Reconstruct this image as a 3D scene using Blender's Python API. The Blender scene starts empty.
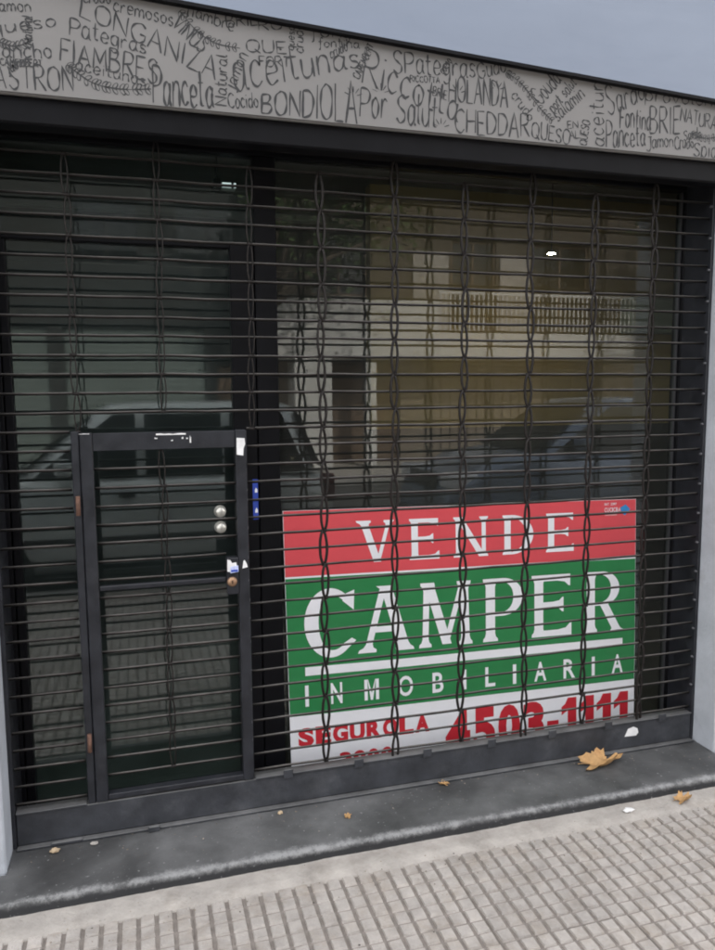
import bpy, bmesh, math, random
from mathutils import Vector, Matrix, noise
random.seed(7)
C = bpy.context.scene.collection
SC = bpy.context.scene
R = math.radians

# ------------------------------------------------------------------ camera
CAM = (0.0, -2.8053, 1.6784)
YAW, PITCH, ROLL = 0.28392, -0.11005, -0.00726
cam = bpy.data.cameras.new('camera'); co = bpy.data.objects.new('camera', cam); C.objects.link(co)
fw = Vector((math.sin(YAW) * math.cos(PITCH), math.cos(YAW) * math.cos(PITCH), math.sin(PITCH)))
rt = Vector((math.cos(YAW), -math.sin(YAW), 0)); up = rt.cross(fw)
r2 = math.cos(ROLL) * rt + math.sin(ROLL) * up; u2 = -math.sin(ROLL) * rt + math.cos(ROLL) * up
M = Matrix((r2, u2, -fw)).transposed().to_4x4(); M.translation = Vector(CAM)
co.matrix_world = M
cam.sensor_fit = 'VERTICAL'; cam.sensor_height = 24.0; cam.lens = 24.0 * 750.0 / 950.0
cam.clip_start = 0.05; cam.clip_end = 2000
SC.camera = co

# ------------------------------------------------------------------ sky, sun, exposure
SUN_EL, SUN_AZ = R(42), R(20)          # sun stands behind the shop, so its front is in open shade
w = bpy.data.worlds.new('World'); SC.world = w; w.use_nodes = True
nt = w.node_tree; nt.nodes.clear()
sky = nt.nodes.new('ShaderNodeTexSky'); sky.sky_type = 'NISHITA'; sky.sun_disc = False
sky.sun_elevation = SUN_EL; sky.sun_rotation = SUN_AZ
sky.air_density = 1.0; sky.dust_density = 3.0; sky.ozone_density = 1.0
tc = nt.nodes.new('ShaderNodeTexCoord'); nz = nt.nodes.new('ShaderNodeTexNoise')
nz.inputs['Scale'].default_value = 2.2; nz.inputs['Detail'].default_value = 6
rmp = nt.nodes.new('ShaderNodeMapRange'); rmp.inputs['From Min'].default_value = .38; rmp.inputs['From Max'].default_value = .62
rmp.inputs['To Min'].default_value = 0.35; rmp.inputs['To Max'].default_value = 0.85
mx = nt.nodes.new('ShaderNodeMix'); mx.data_type = 'RGBA'
mx.inputs['B'].default_value = (6.4, 6.2, 5.9, 1)
bg = nt.nodes.new('ShaderNodeBackground'); bg.inputs['Strength'].default_value = 0.15
ow = nt.nodes.new('ShaderNodeOutputWorld')
nt.links.new(tc.outputs['Generated'], nz.inputs['Vector']); nt.links.new(nz.outputs['Fac'], rmp.inputs['Value'])
nt.links.new(rmp.outputs['Result'], mx.inputs['Factor']); nt.links.new(sky.outputs['Color'], mx.inputs['A'])
nt.links.new(mx.outputs['Result'], bg.inputs['Color']); nt.links.new(bg.outputs['Background'], ow.inputs['Surface'])
sl = bpy.data.lights.new('sun', 'SUN'); sl.energy = 2.0; sl.angle = R(0.6); sl.color = (1, .95, .87)
so = bpy.data.objects.new('sun', sl); C.objects.link(so)
sd = Vector((math.sin(SUN_AZ) * math.cos(SUN_EL), math.cos(SUN_AZ) * math.cos(SUN_EL), math.sin(SUN_EL)))
so.rotation_euler = sd.to_track_quat('Z', 'Y').to_euler(); so.location = (0, 0, 30)
vs = SC.view_settings; vs.view_transform = 'Standard'; vs.look = 'None'; vs.gamma = 1; vs.use_curve_mapping = False
vs.exposure = 1.9
SC.cycles.max_bounces = 10; SC.cycles.transparent_max_bounces = 12; SC.cycles.glossy_bounces = 5
SC.cycles.pixel_filter_type = 'BLACKMAN_HARRIS'; SC.cycles.filter_width = 1.9

# ------------------------------------------------------------------ materials
MATS = {}
def mat(name, col, rough=.6, metal=0.0, var=0.0, vscale=8.0, bump=0.0, bscale=60.0, col2=None, lo=.45, hi=.62,
        stretch=(1, 1, 1), spec=.5, rand=0.0, rvar=0.0, world=False, dust=None):
    """procedural: base colour drifting by noise, optional second colour in patches, fine relief"""
    if name in MATS: return MATS[name]
    m = bpy.data.materials.new(name); m.use_nodes = True
    n = m.node_tree.nodes; l = m.node_tree.links; b = n['Principled BSDF']
    b.inputs['Roughness'].default_value = rough; b.inputs['Metallic'].default_value = metal
    b.inputs['Specular IOR Level'].default_value = spec
    t = n.new('ShaderNodeTexCoord'); mp = n.new('ShaderNodeMapping'); mp.inputs['Scale'].default_value = stretch
    if world: l.new(n.new('ShaderNodeNewGeometry').outputs['Position'], mp.inputs['Vector'])
    else: l.new(t.outputs['Object'], mp.inputs['Vector'])
    n1 = n.new('ShaderNodeTexNoise'); n1.inputs['Scale'].default_value = vscale; n1.inputs['Detail'].default_value = 7
    n1.inputs['Roughness'].default_value = .62
    l.new(mp.outputs['Vector'], n1.inputs['Vector'])
    mr = n.new('ShaderNodeMapRange'); mr.inputs['From Min'].default_value = .3; mr.inputs['From Max'].default_value = .7
    mr.inputs['To Min'].default_value = 1 - var; mr.inputs['To Max'].default_value = 1 + var
    l.new(n1.outputs['Fac'], mr.inputs['Value'])
    val = mr.outputs['Result']
    if rand:
        oi = n.new('ShaderNodeObjectInfo'); m2 = n.new('ShaderNodeMapRange')
        m2.inputs['To Min'].default_value = 1 - rand; m2.inputs['To Max'].default_value = 1 + rand
        l.new(oi.outputs['Random'], m2.inputs['Value'])
        mm = n.new('ShaderNodeMath'); mm.operation = 'MULTIPLY'
        l.new(val, mm.inputs[0]); l.new(m2.outputs['Result'], mm.inputs[1]); val = mm.outputs[0]
    base = n.new('ShaderNodeRGB'); base.outputs[0].default_value = (*col, 1); src = base.outputs[0]
    if col2 is not None:
        n2 = n.new('ShaderNodeTexNoise'); n2.inputs['Scale'].default_value = vscale * .55; n2.inputs['Detail'].default_value = 9
        n2.inputs['Roughness'].default_value = .7
        l.new(mp.outputs['Vector'], n2.inputs['Vector'])
        r = n.new('ShaderNodeMapRange'); r.inputs['From Min'].default_value = lo; r.inputs['From Max'].default_value = hi
        l.new(n2.outputs['Fac'], r.inputs['Value'])
        x = n.new('ShaderNodeMix'); x.data_type = 'RGBA'; x.inputs['B'].default_value = (*col2, 1)
        l.new(r.outputs['Result'], x.inputs['Factor']); l.new(src, x.inputs['A']); src = x.outputs['Result']
    if dust is not None:            # dust lying on faces that look up
        gm = n.new('ShaderNodeNewGeometry'); sx = n.new('ShaderNodeSeparateXYZ'); l.new(gm.outputs['Normal'], sx.inputs[0])
        rd = n.new('ShaderNodeMapRange'); rd.inputs['From Min'].default_value = .1; rd.inputs['From Max'].default_value = .8; rd.inputs['To Max'].default_value = dust[3]
        l.new(sx.outputs['Z'], rd.inputs['Value'])
        x = n.new('ShaderNodeMix'); x.data_type = 'RGBA'; x.inputs['B'].default_value = (*dust[:3], 1)
        l.new(rd.outputs['Result'], x.inputs['Factor']); l.new(src, x.inputs['A']); src = x.outputs['Result']
    v = n.new('ShaderNodeVectorMath'); v.operation = 'SCALE'
    l.new(src, v.inputs[0]); l.new(val, v.inputs['Scale']); l.new(v.outputs['Vector'], b.inputs['Base Color'])
    if rvar:
        r3 = n.new('ShaderNodeMapRange'); r3.inputs['From Min'].default_value = .3; r3.inputs['From Max'].default_value = .7
        r3.inputs['To Min'].default_value = rough - rvar; r3.inputs['To Max'].default_value = rough + rvar
        l.new(n1.outputs['Fac'], r3.inputs['Value']); l.new(r3.outputs['Result'], b.inputs['Roughness'])
    if bump:
        n3 = n.new('ShaderNodeTexNoise'); n3.inputs['Scale'].default_value = bscale; n3.inputs['Detail'].default_value = 5
        l.new(mp.outputs['Vector'], n3.inputs['Vector'])
        bp = n.new('ShaderNodeBump'); bp.inputs['Strength'].default_value = bump; bp.inputs['Distance'].default_value = .01
        l.new(n3.outputs['Fac'], bp.inputs['Height']); l.new(bp.outputs['Normal'], b.inputs['Normal'])
    MATS[name] = m; return m

def glass_mat(name, f0=.06, tint=(.82, .87, .85), dust=.02, rough=0.0, dcol=(.45, .45, .42)):
    """a pane: Schlick reflection over a tinted see-through, thin film of dust"""
    if name in MATS: return MATS[name]
    m = bpy.data.materials.new(name); m.use_nodes = True
    n = m.node_tree.nodes; l = m.node_tree.links; n.clear()
    o = n.new('ShaderNodeOutputMaterial'); g = n.new('ShaderNodeNewGeometry')
    d = n.new('ShaderNodeVectorMath'); d.operation = 'DOT_PRODUCT'
    l.new(g.outputs['Incoming'], d.inputs[0]); l.new(g.outputs['Normal'], d.inputs[1])
    def mth(op, a, b=None):
        k = n.new('ShaderNodeMath'); k.operation = op
        for i, q in enumerate((a, b)):
            if q is None: continue
            if isinstance(q, (int, float)): k.inputs[i].default_value = q
            else: l.new(q, k.inputs[i])
        return k.outputs[0]
    c = mth('ABSOLUTE', d.outputs['Value']); c = mth('SUBTRACT', 1.0, c); c = mth('POWER', c, 5.0)
    c = mth('MULTIPLY', c, 1 - f0); c = mth('ADD', c, f0)
    tr = n.new('ShaderNodeBsdfTransparent'); tr.inputs['Color'].default_value = (*tint, 1)
    gl = n.new('ShaderNodeBsdfGlossy'); gl.inputs['Roughness'].default_value = rough
    df = n.new('ShaderNodeBsdfDiffuse'); df.inputs['Color'].default_value = (*dcol, 1)
    t = n.new('ShaderNodeTexCoord'); nz = n.new('ShaderNodeTexNoise'); nz.inputs['Scale'].default_value = 5; nz.inputs['Detail'].default_value = 8
    l.new(t.outputs['Object'], nz.inputs['Vector'])
    du = mth('MULTIPLY', nz.outputs['Fac'], dust * 2)
    m1 = n.new('ShaderNodeMixShader'); m2 = n.new('ShaderNodeMixShader')
    l.new(du, m1.inputs[0]); l.new(tr.outputs[0], m1.inputs[1]); l.new(df.outputs[0], m1.inputs[2])
    l.new(c, m2.inputs[0]); l.new(m1.outputs[0], m2.inputs[1]); l.new(gl.outputs[0], m2.inputs[2])
    l.new(m2.outputs[0], o.inputs['Surface']); MATS[name] = m; return m

# ------------------------------------------------------------------ mesh helpers
class MB:
    def __init__(s): s.v = []; s.f = []; s.sm = []
    def poly(s, pts, smooth=False):
        k = len(s.v); s.v += [tuple(p) for p in pts]; s.f.append(tuple(range(k, k + len(pts)))); s.sm.append(smooth); return s
    def box(s, x0, x1, y0, y1, z0, z1, ch=0.0):
        """box, optionally with chamfered edges (size ch)"""
        if ch <= 0:
            k = len(s.v)
            s.v += [(x, y, z) for z in (z0, z1) for y in (y0, y1) for x in (x0, x1)]
            for q in ((0, 2, 3, 1), (4, 5, 7, 6), (0, 1, 5, 4), (2, 6, 7, 3), (0, 4, 6, 2), (1, 3, 7, 5)):
                s.f.append(tuple(k + i for i in q)); s.sm.append(False)
            return s
        b = bmesh.new(); bmesh.ops.create_cube(b, size=1)
        for q in b.verts: q.co = Vector(((x0 + x1) / 2 + q.co.x * (x1 - x0), (y0 + y1) / 2 + q.co.y * (y1 - y0), (z0 + z1) / 2 + q.co.z * (z1 - z0)))
        bmesh.ops.bevel(b, geom=b.edges[:], offset=ch, segments=1, affect='EDGES', profile=.5)
        s.bm(b); return s
    def bm(s, b, smooth=False):
        k = len(s.v); b.verts.index_update(); s.v += [tuple(q.co) for q in b.verts]
        for f in b.faces: s.f.append(tuple(k + q.index for q in f.verts)); s.sm.append(smooth)
        b.free(); return s
    def tube(s, pts, r, n=8, cap=True, smooth=True):
        """tube along a polyline; r a number or one radius per point"""
        pts = [Vector(p) for p in pts]; k0 = len(s.v); N = len(pts)
        rr = r if isinstance(r, (list, tuple)) else [r] * N
        for i, p in enumerate(pts):
            d = (pts[min(i + 1, N - 1)] - pts[max(i - 1, 0)]).normalized()
            a = Vector((0, 0, 1)) if abs(d.z) < .9 else Vector((0, 1, 0))
            e1 = d.cross(a).normalized(); e2 = d.cross(e1)
            for j in range(n):
                t = 2 * math.pi * j / n
                s.v.append(tuple(p + (e1 * math.cos(t) + e2 * math.sin(t)) * rr[i]))
        for i in range(N - 1):
            for j in range(n):
                s.f.append((k0 + i * n + j, k0 + i * n + (j + 1) % n, k0 + (i + 1) * n + (j + 1) % n, k0 + (i + 1) * n + j)); s.sm.append(smooth)
        if cap:
            s.f.append(tuple(k0 + j for j in range(n - 1, -1, -1))); s.sm.append(False)
            s.f.append(tuple(k0 + (N - 1) * n + j for j in range(n))); s.sm.append(False)
        return s
    def lathe(s, prof, ax, c, n=24, smooth=True):
        """prof [(radius, offset along axis)], ax 'x','y','z', centre c"""
        k0 = len(s.v)
        for (r, h) in prof:
            for j in range(n):
                t = 2 * math.pi * j / n; a, b = r * math.cos(t), r * math.sin(t)
                p = {'x': (h, a, b), 'y': (a, h, b), 'z': (a, b, h)}[ax]
                s.v.append((c[0] + p[0], c[1] + p[1], c[2] + p[2]))
        for i in range(len(prof) - 1):
            for j in range(n):
                s.f.append((k0 + i * n + j, k0 + i * n + (j + 1) % n, k0 + (i + 1) * n + (j + 1) % n, k0 + (i + 1) * n + j)); s.sm.append(smooth)
        return s
    def grid(s, rows, smooth=True, close=False):
        k0 = len(s.v); m = len(rows[0])
        for r in rows: s.v += [tuple(p) for p in r]
        for i in range(len(rows) - 1):
            for j in range(m if close else m - 1):
                s.f.append((k0 + i * m + j, k0 + i * m + (j + 1) % m, k0 + (i + 1) * m + (j + 1) % m, k0 + (i + 1) * m + j)); s.sm.append(smooth)
        return s
    def mesh(s, name, off=(0, 0, 0), fix=True):
        me = bpy.data.meshes.new(name)
        me.from_pydata([(a - off[0], b - off[1], c - off[2]) for a, b, c in s.v], [], s.f)
        me.polygons.foreach_set('use_smooth', s.sm)
        if fix:
            b = bmesh.new(); b.from_mesh(me); bmesh.ops.recalc_face_normals(b, faces=b.faces[:]); b.to_mesh(me); b.free()
        me.update(); return me
    def build(s, name, m, parent=None, fix=True):
        off = root_loc(parent)
        o = bpy.data.objects.new(name, s.mesh(name, off, fix)); o.data.materials.append(m)
        C.objects.link(o); o.parent = parent; return o

def root_loc(p):
    v = Vector((0, 0, 0))
    while p is not None:
        v += Vector(p.location); p = p.parent
    return v
def tag(o, label=None, cat=None, group=None, kind=None):
    if label: o['label'] = label
    if cat: o['category'] = cat
    if group: o['group'] = group
    if kind: o['kind'] = kind
    return o
def thing(name, label, cat, loc=(0, 0, 0), group=None):
    o = bpy.data.objects.new(name, None); C.objects.link(o); o.location = loc; o.empty_display_size = .1
    return tag(o, label, cat, group)
def inst(name, me, loc, parent=None, rot=(0, 0, 0)):
    """another object on shared mesh data; loc is a world position"""
    o = bpy.data.objects.new(name, me); C.objects.link(o); o.parent = parent
    o.location = Vector(loc) - root_loc(parent); o.rotation_euler = rot; return o

# ------------------------------------------------------------------ palette
M_tile = mat('pavement tile', (.42, .385, .355), .85, var=.16, vscale=14, bump=.5, bscale=150, col2=(.35, .305, .262), lo=.47, hi=.70, rand=.10, world=True)
M_mortar = mat('tile mortar', (.24, .212, .19), .95, var=.2, vscale=25, bump=.4, bscale=150)
M_cement = mat('cement strip', (.38, .35, .32), .9, var=.2, vscale=9, bump=.5, bscale=90, col2=(.27, .24, .21), lo=.5, hi=.72)
M_asph = mat('asphalt', (.055, .054, .053), .9, var=.2, vscale=20, bump=.6, bscale=200)
M_kerb = mat('kerb stone', (.3, .29, .28), .9, var=.2, vscale=10, bump=.3)
M_steel = mat('black painted steel', (.018, .019, .024), .45, .0, var=.35, vscale=14, bump=.08, bscale=160, col2=(.04, .04, .045), lo=.55, hi=.8, rvar=.12, spec=.4)
M_rail = mat('dusty rail paint', (.036, .038, .045), .55, .0, var=.35, vscale=9, bump=.1, bscale=120, col2=(.075, .077, .085), lo=.5, hi=.75, dust=(.15, .148, .145, .7), world=True)
M_rod = mat('worn steel rod', (.013, .011, .010), .5, .1, var=.5, vscale=7, col2=(.03, .025, .022), lo=.5, hi=.75, world=True, dust=(.15, .14, .132, .7), spec=.2, stretch=(1, 1, 1), rvar=.1)
M_link = mat('oiled steel link', (.014, .011, .010), .5, .2, var=.4, vscale=60, col2=(.04, .03, .026), lo=.55, hi=.75, spec=.35)
M_rust = mat('rusty hinge', (.16, .085, .06), .8, .2, var=.4, vscale=60)
M_frame = mat('black window frame', (.0045, .0045, .006), .5, var=.3, vscale=12, spec=.14)
M_alu = mat('dull bead', (.12, .12, .13), .4, .6, var=.2)
M_jamb = mat('painted plaster', (.44, .46, .50), .7, var=.12, vscale=6, bump=.3, bscale=45, col2=(.30, .305, .32), lo=.56, hi=.74)
M_plaster = mat('street plaster', (.42, .41, .40), .85, var=.1, vscale=3, bump=.2, bscale=40)
M_board = mat('fascia board', (.205, .197, .193), .65, var=.05, vscale=3)
M_ink = mat('marker ink', (.03, .03, .032), .6, var=.3, vscale=40)
M_white = mat('white print', (.88, .88, .92), .36, var=.03, vscale=6, bump=.35, bscale=5)
M_red = mat('red print', (.72, .082, .10), .36, var=.05, vscale=5, bump=.35, bscale=5)
M_green = mat('green print', (.022, .215, .066), .36, var=.06, vscale=5, bump=.35, bscale=5)
M_redtxt = mat('red lettering', (.58, .025, .04), .5, var=.05)
M_blue = mat('blue print', (.04, .28, .62), .5, var=.05)
M_sticker = mat('white sticker', (.78, .77, .77), .6, var=.12, vscale=30)
M_bsticker = mat('blue sticker', (.03, .07, .42), .5, var=.1)
M_brass = mat('brass lock', (.36, .22, .14), .4, .7, var=.25, vscale=60)
M_chrome = mat('satin knob', (.72, .70, .64), .3, .6, var=.1, vscale=40)
M_ochre = mat('ochre wall', (.52, .37, .15), .8, var=.05, vscale=3)
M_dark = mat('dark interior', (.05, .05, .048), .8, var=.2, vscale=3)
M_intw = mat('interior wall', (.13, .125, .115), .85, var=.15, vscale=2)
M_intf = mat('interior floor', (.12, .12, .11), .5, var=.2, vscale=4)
M_ceil = mat('interior ceiling', (.22, .21, .20), .9, var=.1, vscale=3)
M_leaf = mat('dry leaf', (.44, .26, .11), .75, var=.25, vscale=25, bump=.3, bscale=90, col2=(.33, .17, .07), lo=.55, hi=.7)
M_glass = glass_mat('shop glass', .06, (.84, .88, .86), .022, .008)
M_dglass = glass_mat('door glass', .085, (.74, .82, .80), .022, .028, (.36, .44, .44))
M_cglass = glass_mat('car glass', .06, (.25, .28, .28), .0)
M_hglass = glass_mat('house glass', .06, (.2, .22, .23), .0)
M_tyre = mat('tyre rubber', (.025, .025, .025), .85, var=.2)
M_rim = mat('wheel rim', (.45, .45, .46), .3, .8, var=.1)
M_lamp = mat('lamp lens', (.75, .76, .78), .12, .1, var=.1)
M_tail = mat('tail lens', (.09, .012, .012), .2, var=.1)
M_trim = mat('black trim', (.02, .02, .02), .5, var=.2)

# ================================================================== THE SETTING
tag(MB().box(-250, 250, -250, 250, -.6, -.24).build('ground', mat('earth', (.16, .15, .13), .95, var=.2, vscale=1)), kind='structure')
road = tag(MB().box(-80, 90, -10.85, -3.62, -.24, -.13).build('road', M_asph), kind='structure')
TP = .0562; TS = TP * 8
walk = tag(MB().box(-30, 40, -3.5, -.325, -.22, -.011).build('pavement', M_mortar), kind='structure')
# cement strip against the step: a wavering trowelled edge
mb = MB(); rows = []
for i in range(0, 701):
    x = -3 + i * .01
    e = -.447 + .006 * noise.noise((x * 7, 2, 0)) + .003 * noise.noise((x * 31, 5, 0))
    rows.append([(x, -.326, .004 + .003 * noise.noise((x * 9, 0, 3))), (x, -.39, .003 + .0025 * noise.noise((x * 13, 1, 3))), (x, e + .008, .0015), (x, e, -.0105)])
mb.grid(rows); mb.build('cement_strip', M_cement, walk)
# patterned tile: eight ribs across, each cut in eight pads; the grooves that run from the shop to the kerb are the deep ones
def tile_mesh(seed):
    rnd = random.Random(seed); mb = MB(); h = TS / 2
    mb.box(-h + .0008, h - .0008, -h + .0008, h - .0008, -.012, -.0085)
    for i in range(8):
        for j in range(8):
            cx = -h + TP * (i + .5); cy = -h + TP * (j + .5)
            a = TP / 2 - .0062; b = TP / 2 - .0038; t = .0045; tb = .0042; k = len(mb.v)
            zz = -.0006 - rnd.random() * .0012
            mb.v += [(cx - a, cy - b, -.0085), (cx + a, cy - b, -.0085), (cx + a, cy + b, -.0085), (cx - a, cy + b, -.0085)]
            mb.v += [(cx - a + t * .5 * rnd.uniform(.6, 1.4), cy - b + tb * rnd.uniform(.5, 1.5), zz), (cx + a - t * .5 * rnd.uniform(.6, 1.4), cy - b + tb * rnd.uniform(.5, 1.5), zz),
                     (cx + a - t * .5 * rnd.uniform(.6, 1.4), cy + b - tb * rnd.uniform(.5, 1.5), zz), (cx - a + t * .5 * rnd.uniform(.6, 1.4), cy + b - tb * rnd.uniform(.5, 1.5), zz)]
            for q in ((4, 5, 6, 7), (0, 1, 5, 4), (1, 2, 6, 5), (2, 3, 7, 6), (3, 0, 4, 7)):
                mb.f.append(tuple(k + z for z in q)); mb.sm.append(False)
    me = mb.mesh('tile'); me.materials.append(M_tile); me.materials.append(M_mortar)
    for q in range(6): me.polygons[q].material_index = 1
    return me
tiles = [tile_mesh(s) for s in range(4)]
for iy in range(7):
    for ix in range(40):
        x = -7.1 + (ix + .5) * TS + .017; y = -.4335 - (iy + .5) * TS
        if y - TS / 2 < -3.51: continue
        o = inst('tile', tiles[random.randrange(4)], (x, y, random.uniform(-.0012, .0008)), walk, (random.uniform(-.0016, .0016), random.uniform(-.0016, .0016), random.choice((0, math.pi))))
tag(MB().box(-80, 90, -3.618, -3.502, -.24, -.002, .012).build('kerb', M_kerb), kind='structure')
tag(MB().box(-80, 90, -11.0, -10.852, -.24, -.002, .012).build('kerb', M_kerb), kind='structure')
tag(MB().box(-80, 90, -14.0, -11.002, -.24, -.006).build('far_pavement', M_cement), kind='structure')

# step of dark stone in front of the shop, its nosing worn pale
def step_mat():
    m = mat('dark step stone', (.066, .066, .067), .6, var=.35, vscale=4, bump=.15, bscale=70, col2=(.125, .125, .126), lo=.42, hi=.72, rvar=.14)
    n = m.node_tree.nodes; l = m.node_tree.links; b = n['Principled BSDF']
    t = n.new('ShaderNodeTexCoord'); sp = n.new('ShaderNodeSeparateXYZ'); l.new(t.outputs['Object'], sp.inputs[0])
    ad = n.new('ShaderNodeMath'); ad.operation = 'ADD'; ad.inputs[1].default_value = .322      # distance from the worn arris
    l.new(sp.outputs['Y'], ad.inputs[0])
    ab = n.new('ShaderNodeMath'); ab.operation = 'ABSOLUTE'; l.new(ad.outputs[0], ab.inputs[0])
    nz = n.new('ShaderNodeTexNoise'); nz.inputs['Scale'].default_value = 26; nz.inputs['Detail'].default_value = 12; nz.inputs['Roughness'].default_value = .88
    l.new(t.outputs['Object'], nz.inputs['Vector'])
    n5 = n.new('ShaderNodeTexNoise'); n5.inputs['Scale'].default_value = 3; n5.inputs['Detail'].default_value = 3
    l.new(t.outputs['Object'], n5.inputs['Vector'])
    a1 = n.new('ShaderNodeMath'); a1.operation = 'MULTIPLY_ADD'; a1.inputs[1].default_value = -.13; a1.inputs[2].default_value = .092
    l.new(nz.outputs['Fac'], a1.inputs[0])
    a3 = n.new('ShaderNodeMath'); a3.operation = 'MULTIPLY_ADD'; a3.inputs[1].default_value = -.055; l.new(n5.outputs['Fac'], a3.inputs[0]); l.new(a1.outputs[0], a3.inputs[2])
    a2 = n.new('ShaderNodeMath'); a2.operation = 'ADD'; l.new(ab.outputs[0], a2.inputs[0]); l.new(a3.outputs[0], a2.inputs[1])
    mr = n.new('ShaderNodeMapRange'); mr.inputs['From Min'].default_value = .016; mr.inputs['From Max'].default_value = -.006; mr.inputs['To Max'].default_value = .65
    l.new(a2.outputs[0], mr.inputs['Value'])
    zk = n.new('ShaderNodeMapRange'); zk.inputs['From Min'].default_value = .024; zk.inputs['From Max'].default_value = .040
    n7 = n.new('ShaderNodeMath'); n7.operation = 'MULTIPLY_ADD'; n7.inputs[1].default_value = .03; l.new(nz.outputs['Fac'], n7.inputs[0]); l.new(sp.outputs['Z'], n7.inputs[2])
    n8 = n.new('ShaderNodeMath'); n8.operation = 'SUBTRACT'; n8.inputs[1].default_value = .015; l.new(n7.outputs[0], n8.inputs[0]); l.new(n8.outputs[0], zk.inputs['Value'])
    mz = n.new('ShaderNodeMath'); mz.operation = 'MULTIPLY'; l.new(mr.outputs['Result'], mz.inputs[0]); l.new(zk.outputs['Result'], mz.inputs[1])
    # pale scuffs and paint specks further in
    n6 = n.new('ShaderNodeTexNoise'); n6.inputs['Scale'].default_value = 60; n6.inputs['Detail'].default_value = 3; l.new(t.outputs['Object'], n6.inputs['Vector'])
    m6 = n.new('ShaderNodeMapRange'); m6.inputs['From Min'].default_value = .66; m6.inputs['From Max'].default_value = .74; m6.inputs['To Max'].default_value = .6; l.new(n6.outputs['Fac'], m6.inputs['Value'])
    mxm = n.new('ShaderNodeMath'); mxm.operation = 'MAXIMUM'; l.new(mz.outputs[0], mxm.inputs[0]); l.new(m6.outputs['Result'], mxm.inputs[1])
    old = b.inputs['Base Color'].links[0].from_socket
    rk = n.new('ShaderNodeMapRange'); rk.inputs['From Min'].default_value = .026; rk.inputs['From Max'].default_value = .040      # darker base colour low on the front face
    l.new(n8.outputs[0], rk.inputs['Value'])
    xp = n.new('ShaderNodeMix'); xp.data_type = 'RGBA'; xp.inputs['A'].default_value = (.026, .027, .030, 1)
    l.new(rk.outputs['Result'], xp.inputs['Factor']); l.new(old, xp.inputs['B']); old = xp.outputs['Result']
    x = n.new('ShaderNodeMix'); x.data_type = 'RGBA'; x.inputs['B'].default_value = (.34, .34, .34, 1)
    l.new(mxm.outputs[0], x.inputs['Factor']); l.new(old, x.inputs['A']); l.new(x.outputs['Result'], b.inputs['Base Color'])
    return m
mb = MB(); rows = []
for i in range(0, 421):
    x = -1.0 + i * .01
    c = .010 + .004 * noise.noise((x * 6, 0, 0)) + .004 * abs(noise.noise((x * 28, 3, 0)))      # rounding of the nosing
    f = -.331 + .004 * noise.noise((x * 4, 9, 0)) + .002 * noise.noise((x * 40, 1, 0))
    d = .0016 * noise.noise((x * 3, 1, 1))
    rows.append([(x, -.17, .05 + d * .3), (x, -.24, .0495 + d * .6), (x, -.29, .049 + d), (x, f + c * 2, .048 + d), (x, f + c * .8, .046 - c * .15 + d), (x, f + c * .2, .046 - c * .6 + d), (x, f, .046 - c * 1.3 + d), (x, f - .001, .02), (x, f - .001, -.012)])
mb.grid(rows)
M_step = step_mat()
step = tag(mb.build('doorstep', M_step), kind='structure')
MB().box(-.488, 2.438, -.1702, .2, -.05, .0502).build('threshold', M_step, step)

# ================================================================== THE SHOP BUILDING
shop = thing('shop_building', 'pale plastered shop building holding the grilled shopfront under a lettered fascia', 'building', (.97, 0, 0))
L, RX = -.49, 2.44
ZL = 2.612
MB().box(-5.5, L, -.155, .2165, -.05, ZL, .006).build('wall', M_jamb, shop)
MB().box(RX, 6.5, -.155, .2165, -.05, ZL, .006).build('wall', M_jamb, shop)
MB().box(-5.5, 6.5, -.153, .2165, ZL + .001, 7.2).build('wall', M_plaster, shop)
MB().box(-5.5, 6.5, .2175, 9, 7.0, 7.2).build('roof', M_plaster, shop)
MB().box(-5.5, -5.3, .2175, 9, -.05, 6.999).build('wall', M_plaster, shop)
MB().box(6.3, 6.5, .2175, 9, -.05, 6.999).build('wall', M_plaster, shop)
MB().box(-5.299, 6.299, 8.8, 9, -.05, 6.999).build('wall', M_plaster, shop)
# inside
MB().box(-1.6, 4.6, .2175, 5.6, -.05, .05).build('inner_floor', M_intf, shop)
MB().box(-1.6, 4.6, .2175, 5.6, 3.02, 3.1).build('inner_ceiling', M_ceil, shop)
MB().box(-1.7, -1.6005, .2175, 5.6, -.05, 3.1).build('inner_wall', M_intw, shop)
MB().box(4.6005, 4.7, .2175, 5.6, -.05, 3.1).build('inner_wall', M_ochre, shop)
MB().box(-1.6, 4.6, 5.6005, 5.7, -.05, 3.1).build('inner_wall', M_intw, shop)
pt = tag(MB().box(1.5, 4.6, 2.0, 2.1, 1.43, 3.019).build('partition', M_ochre, shop), 'ochre painted partition wall behind the shop window')
MB().box(1.5, 4.6, 1.985, 2.1, .0505, 1.4298).build('wainscot', M_dark, shop)
for (x0, x1, y) in ((-1.2, 3.6, 1.3), (-1.2, 3.6, 2.9)):
    MB().box(x0 - .0, 1.45 if y > 2 else x1, y, y + .09, 2.96, 3.0195, .01).build('ceiling_batten', mat('pale batten', (.45, .44, .42), .6, var=.1), shop)

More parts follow.
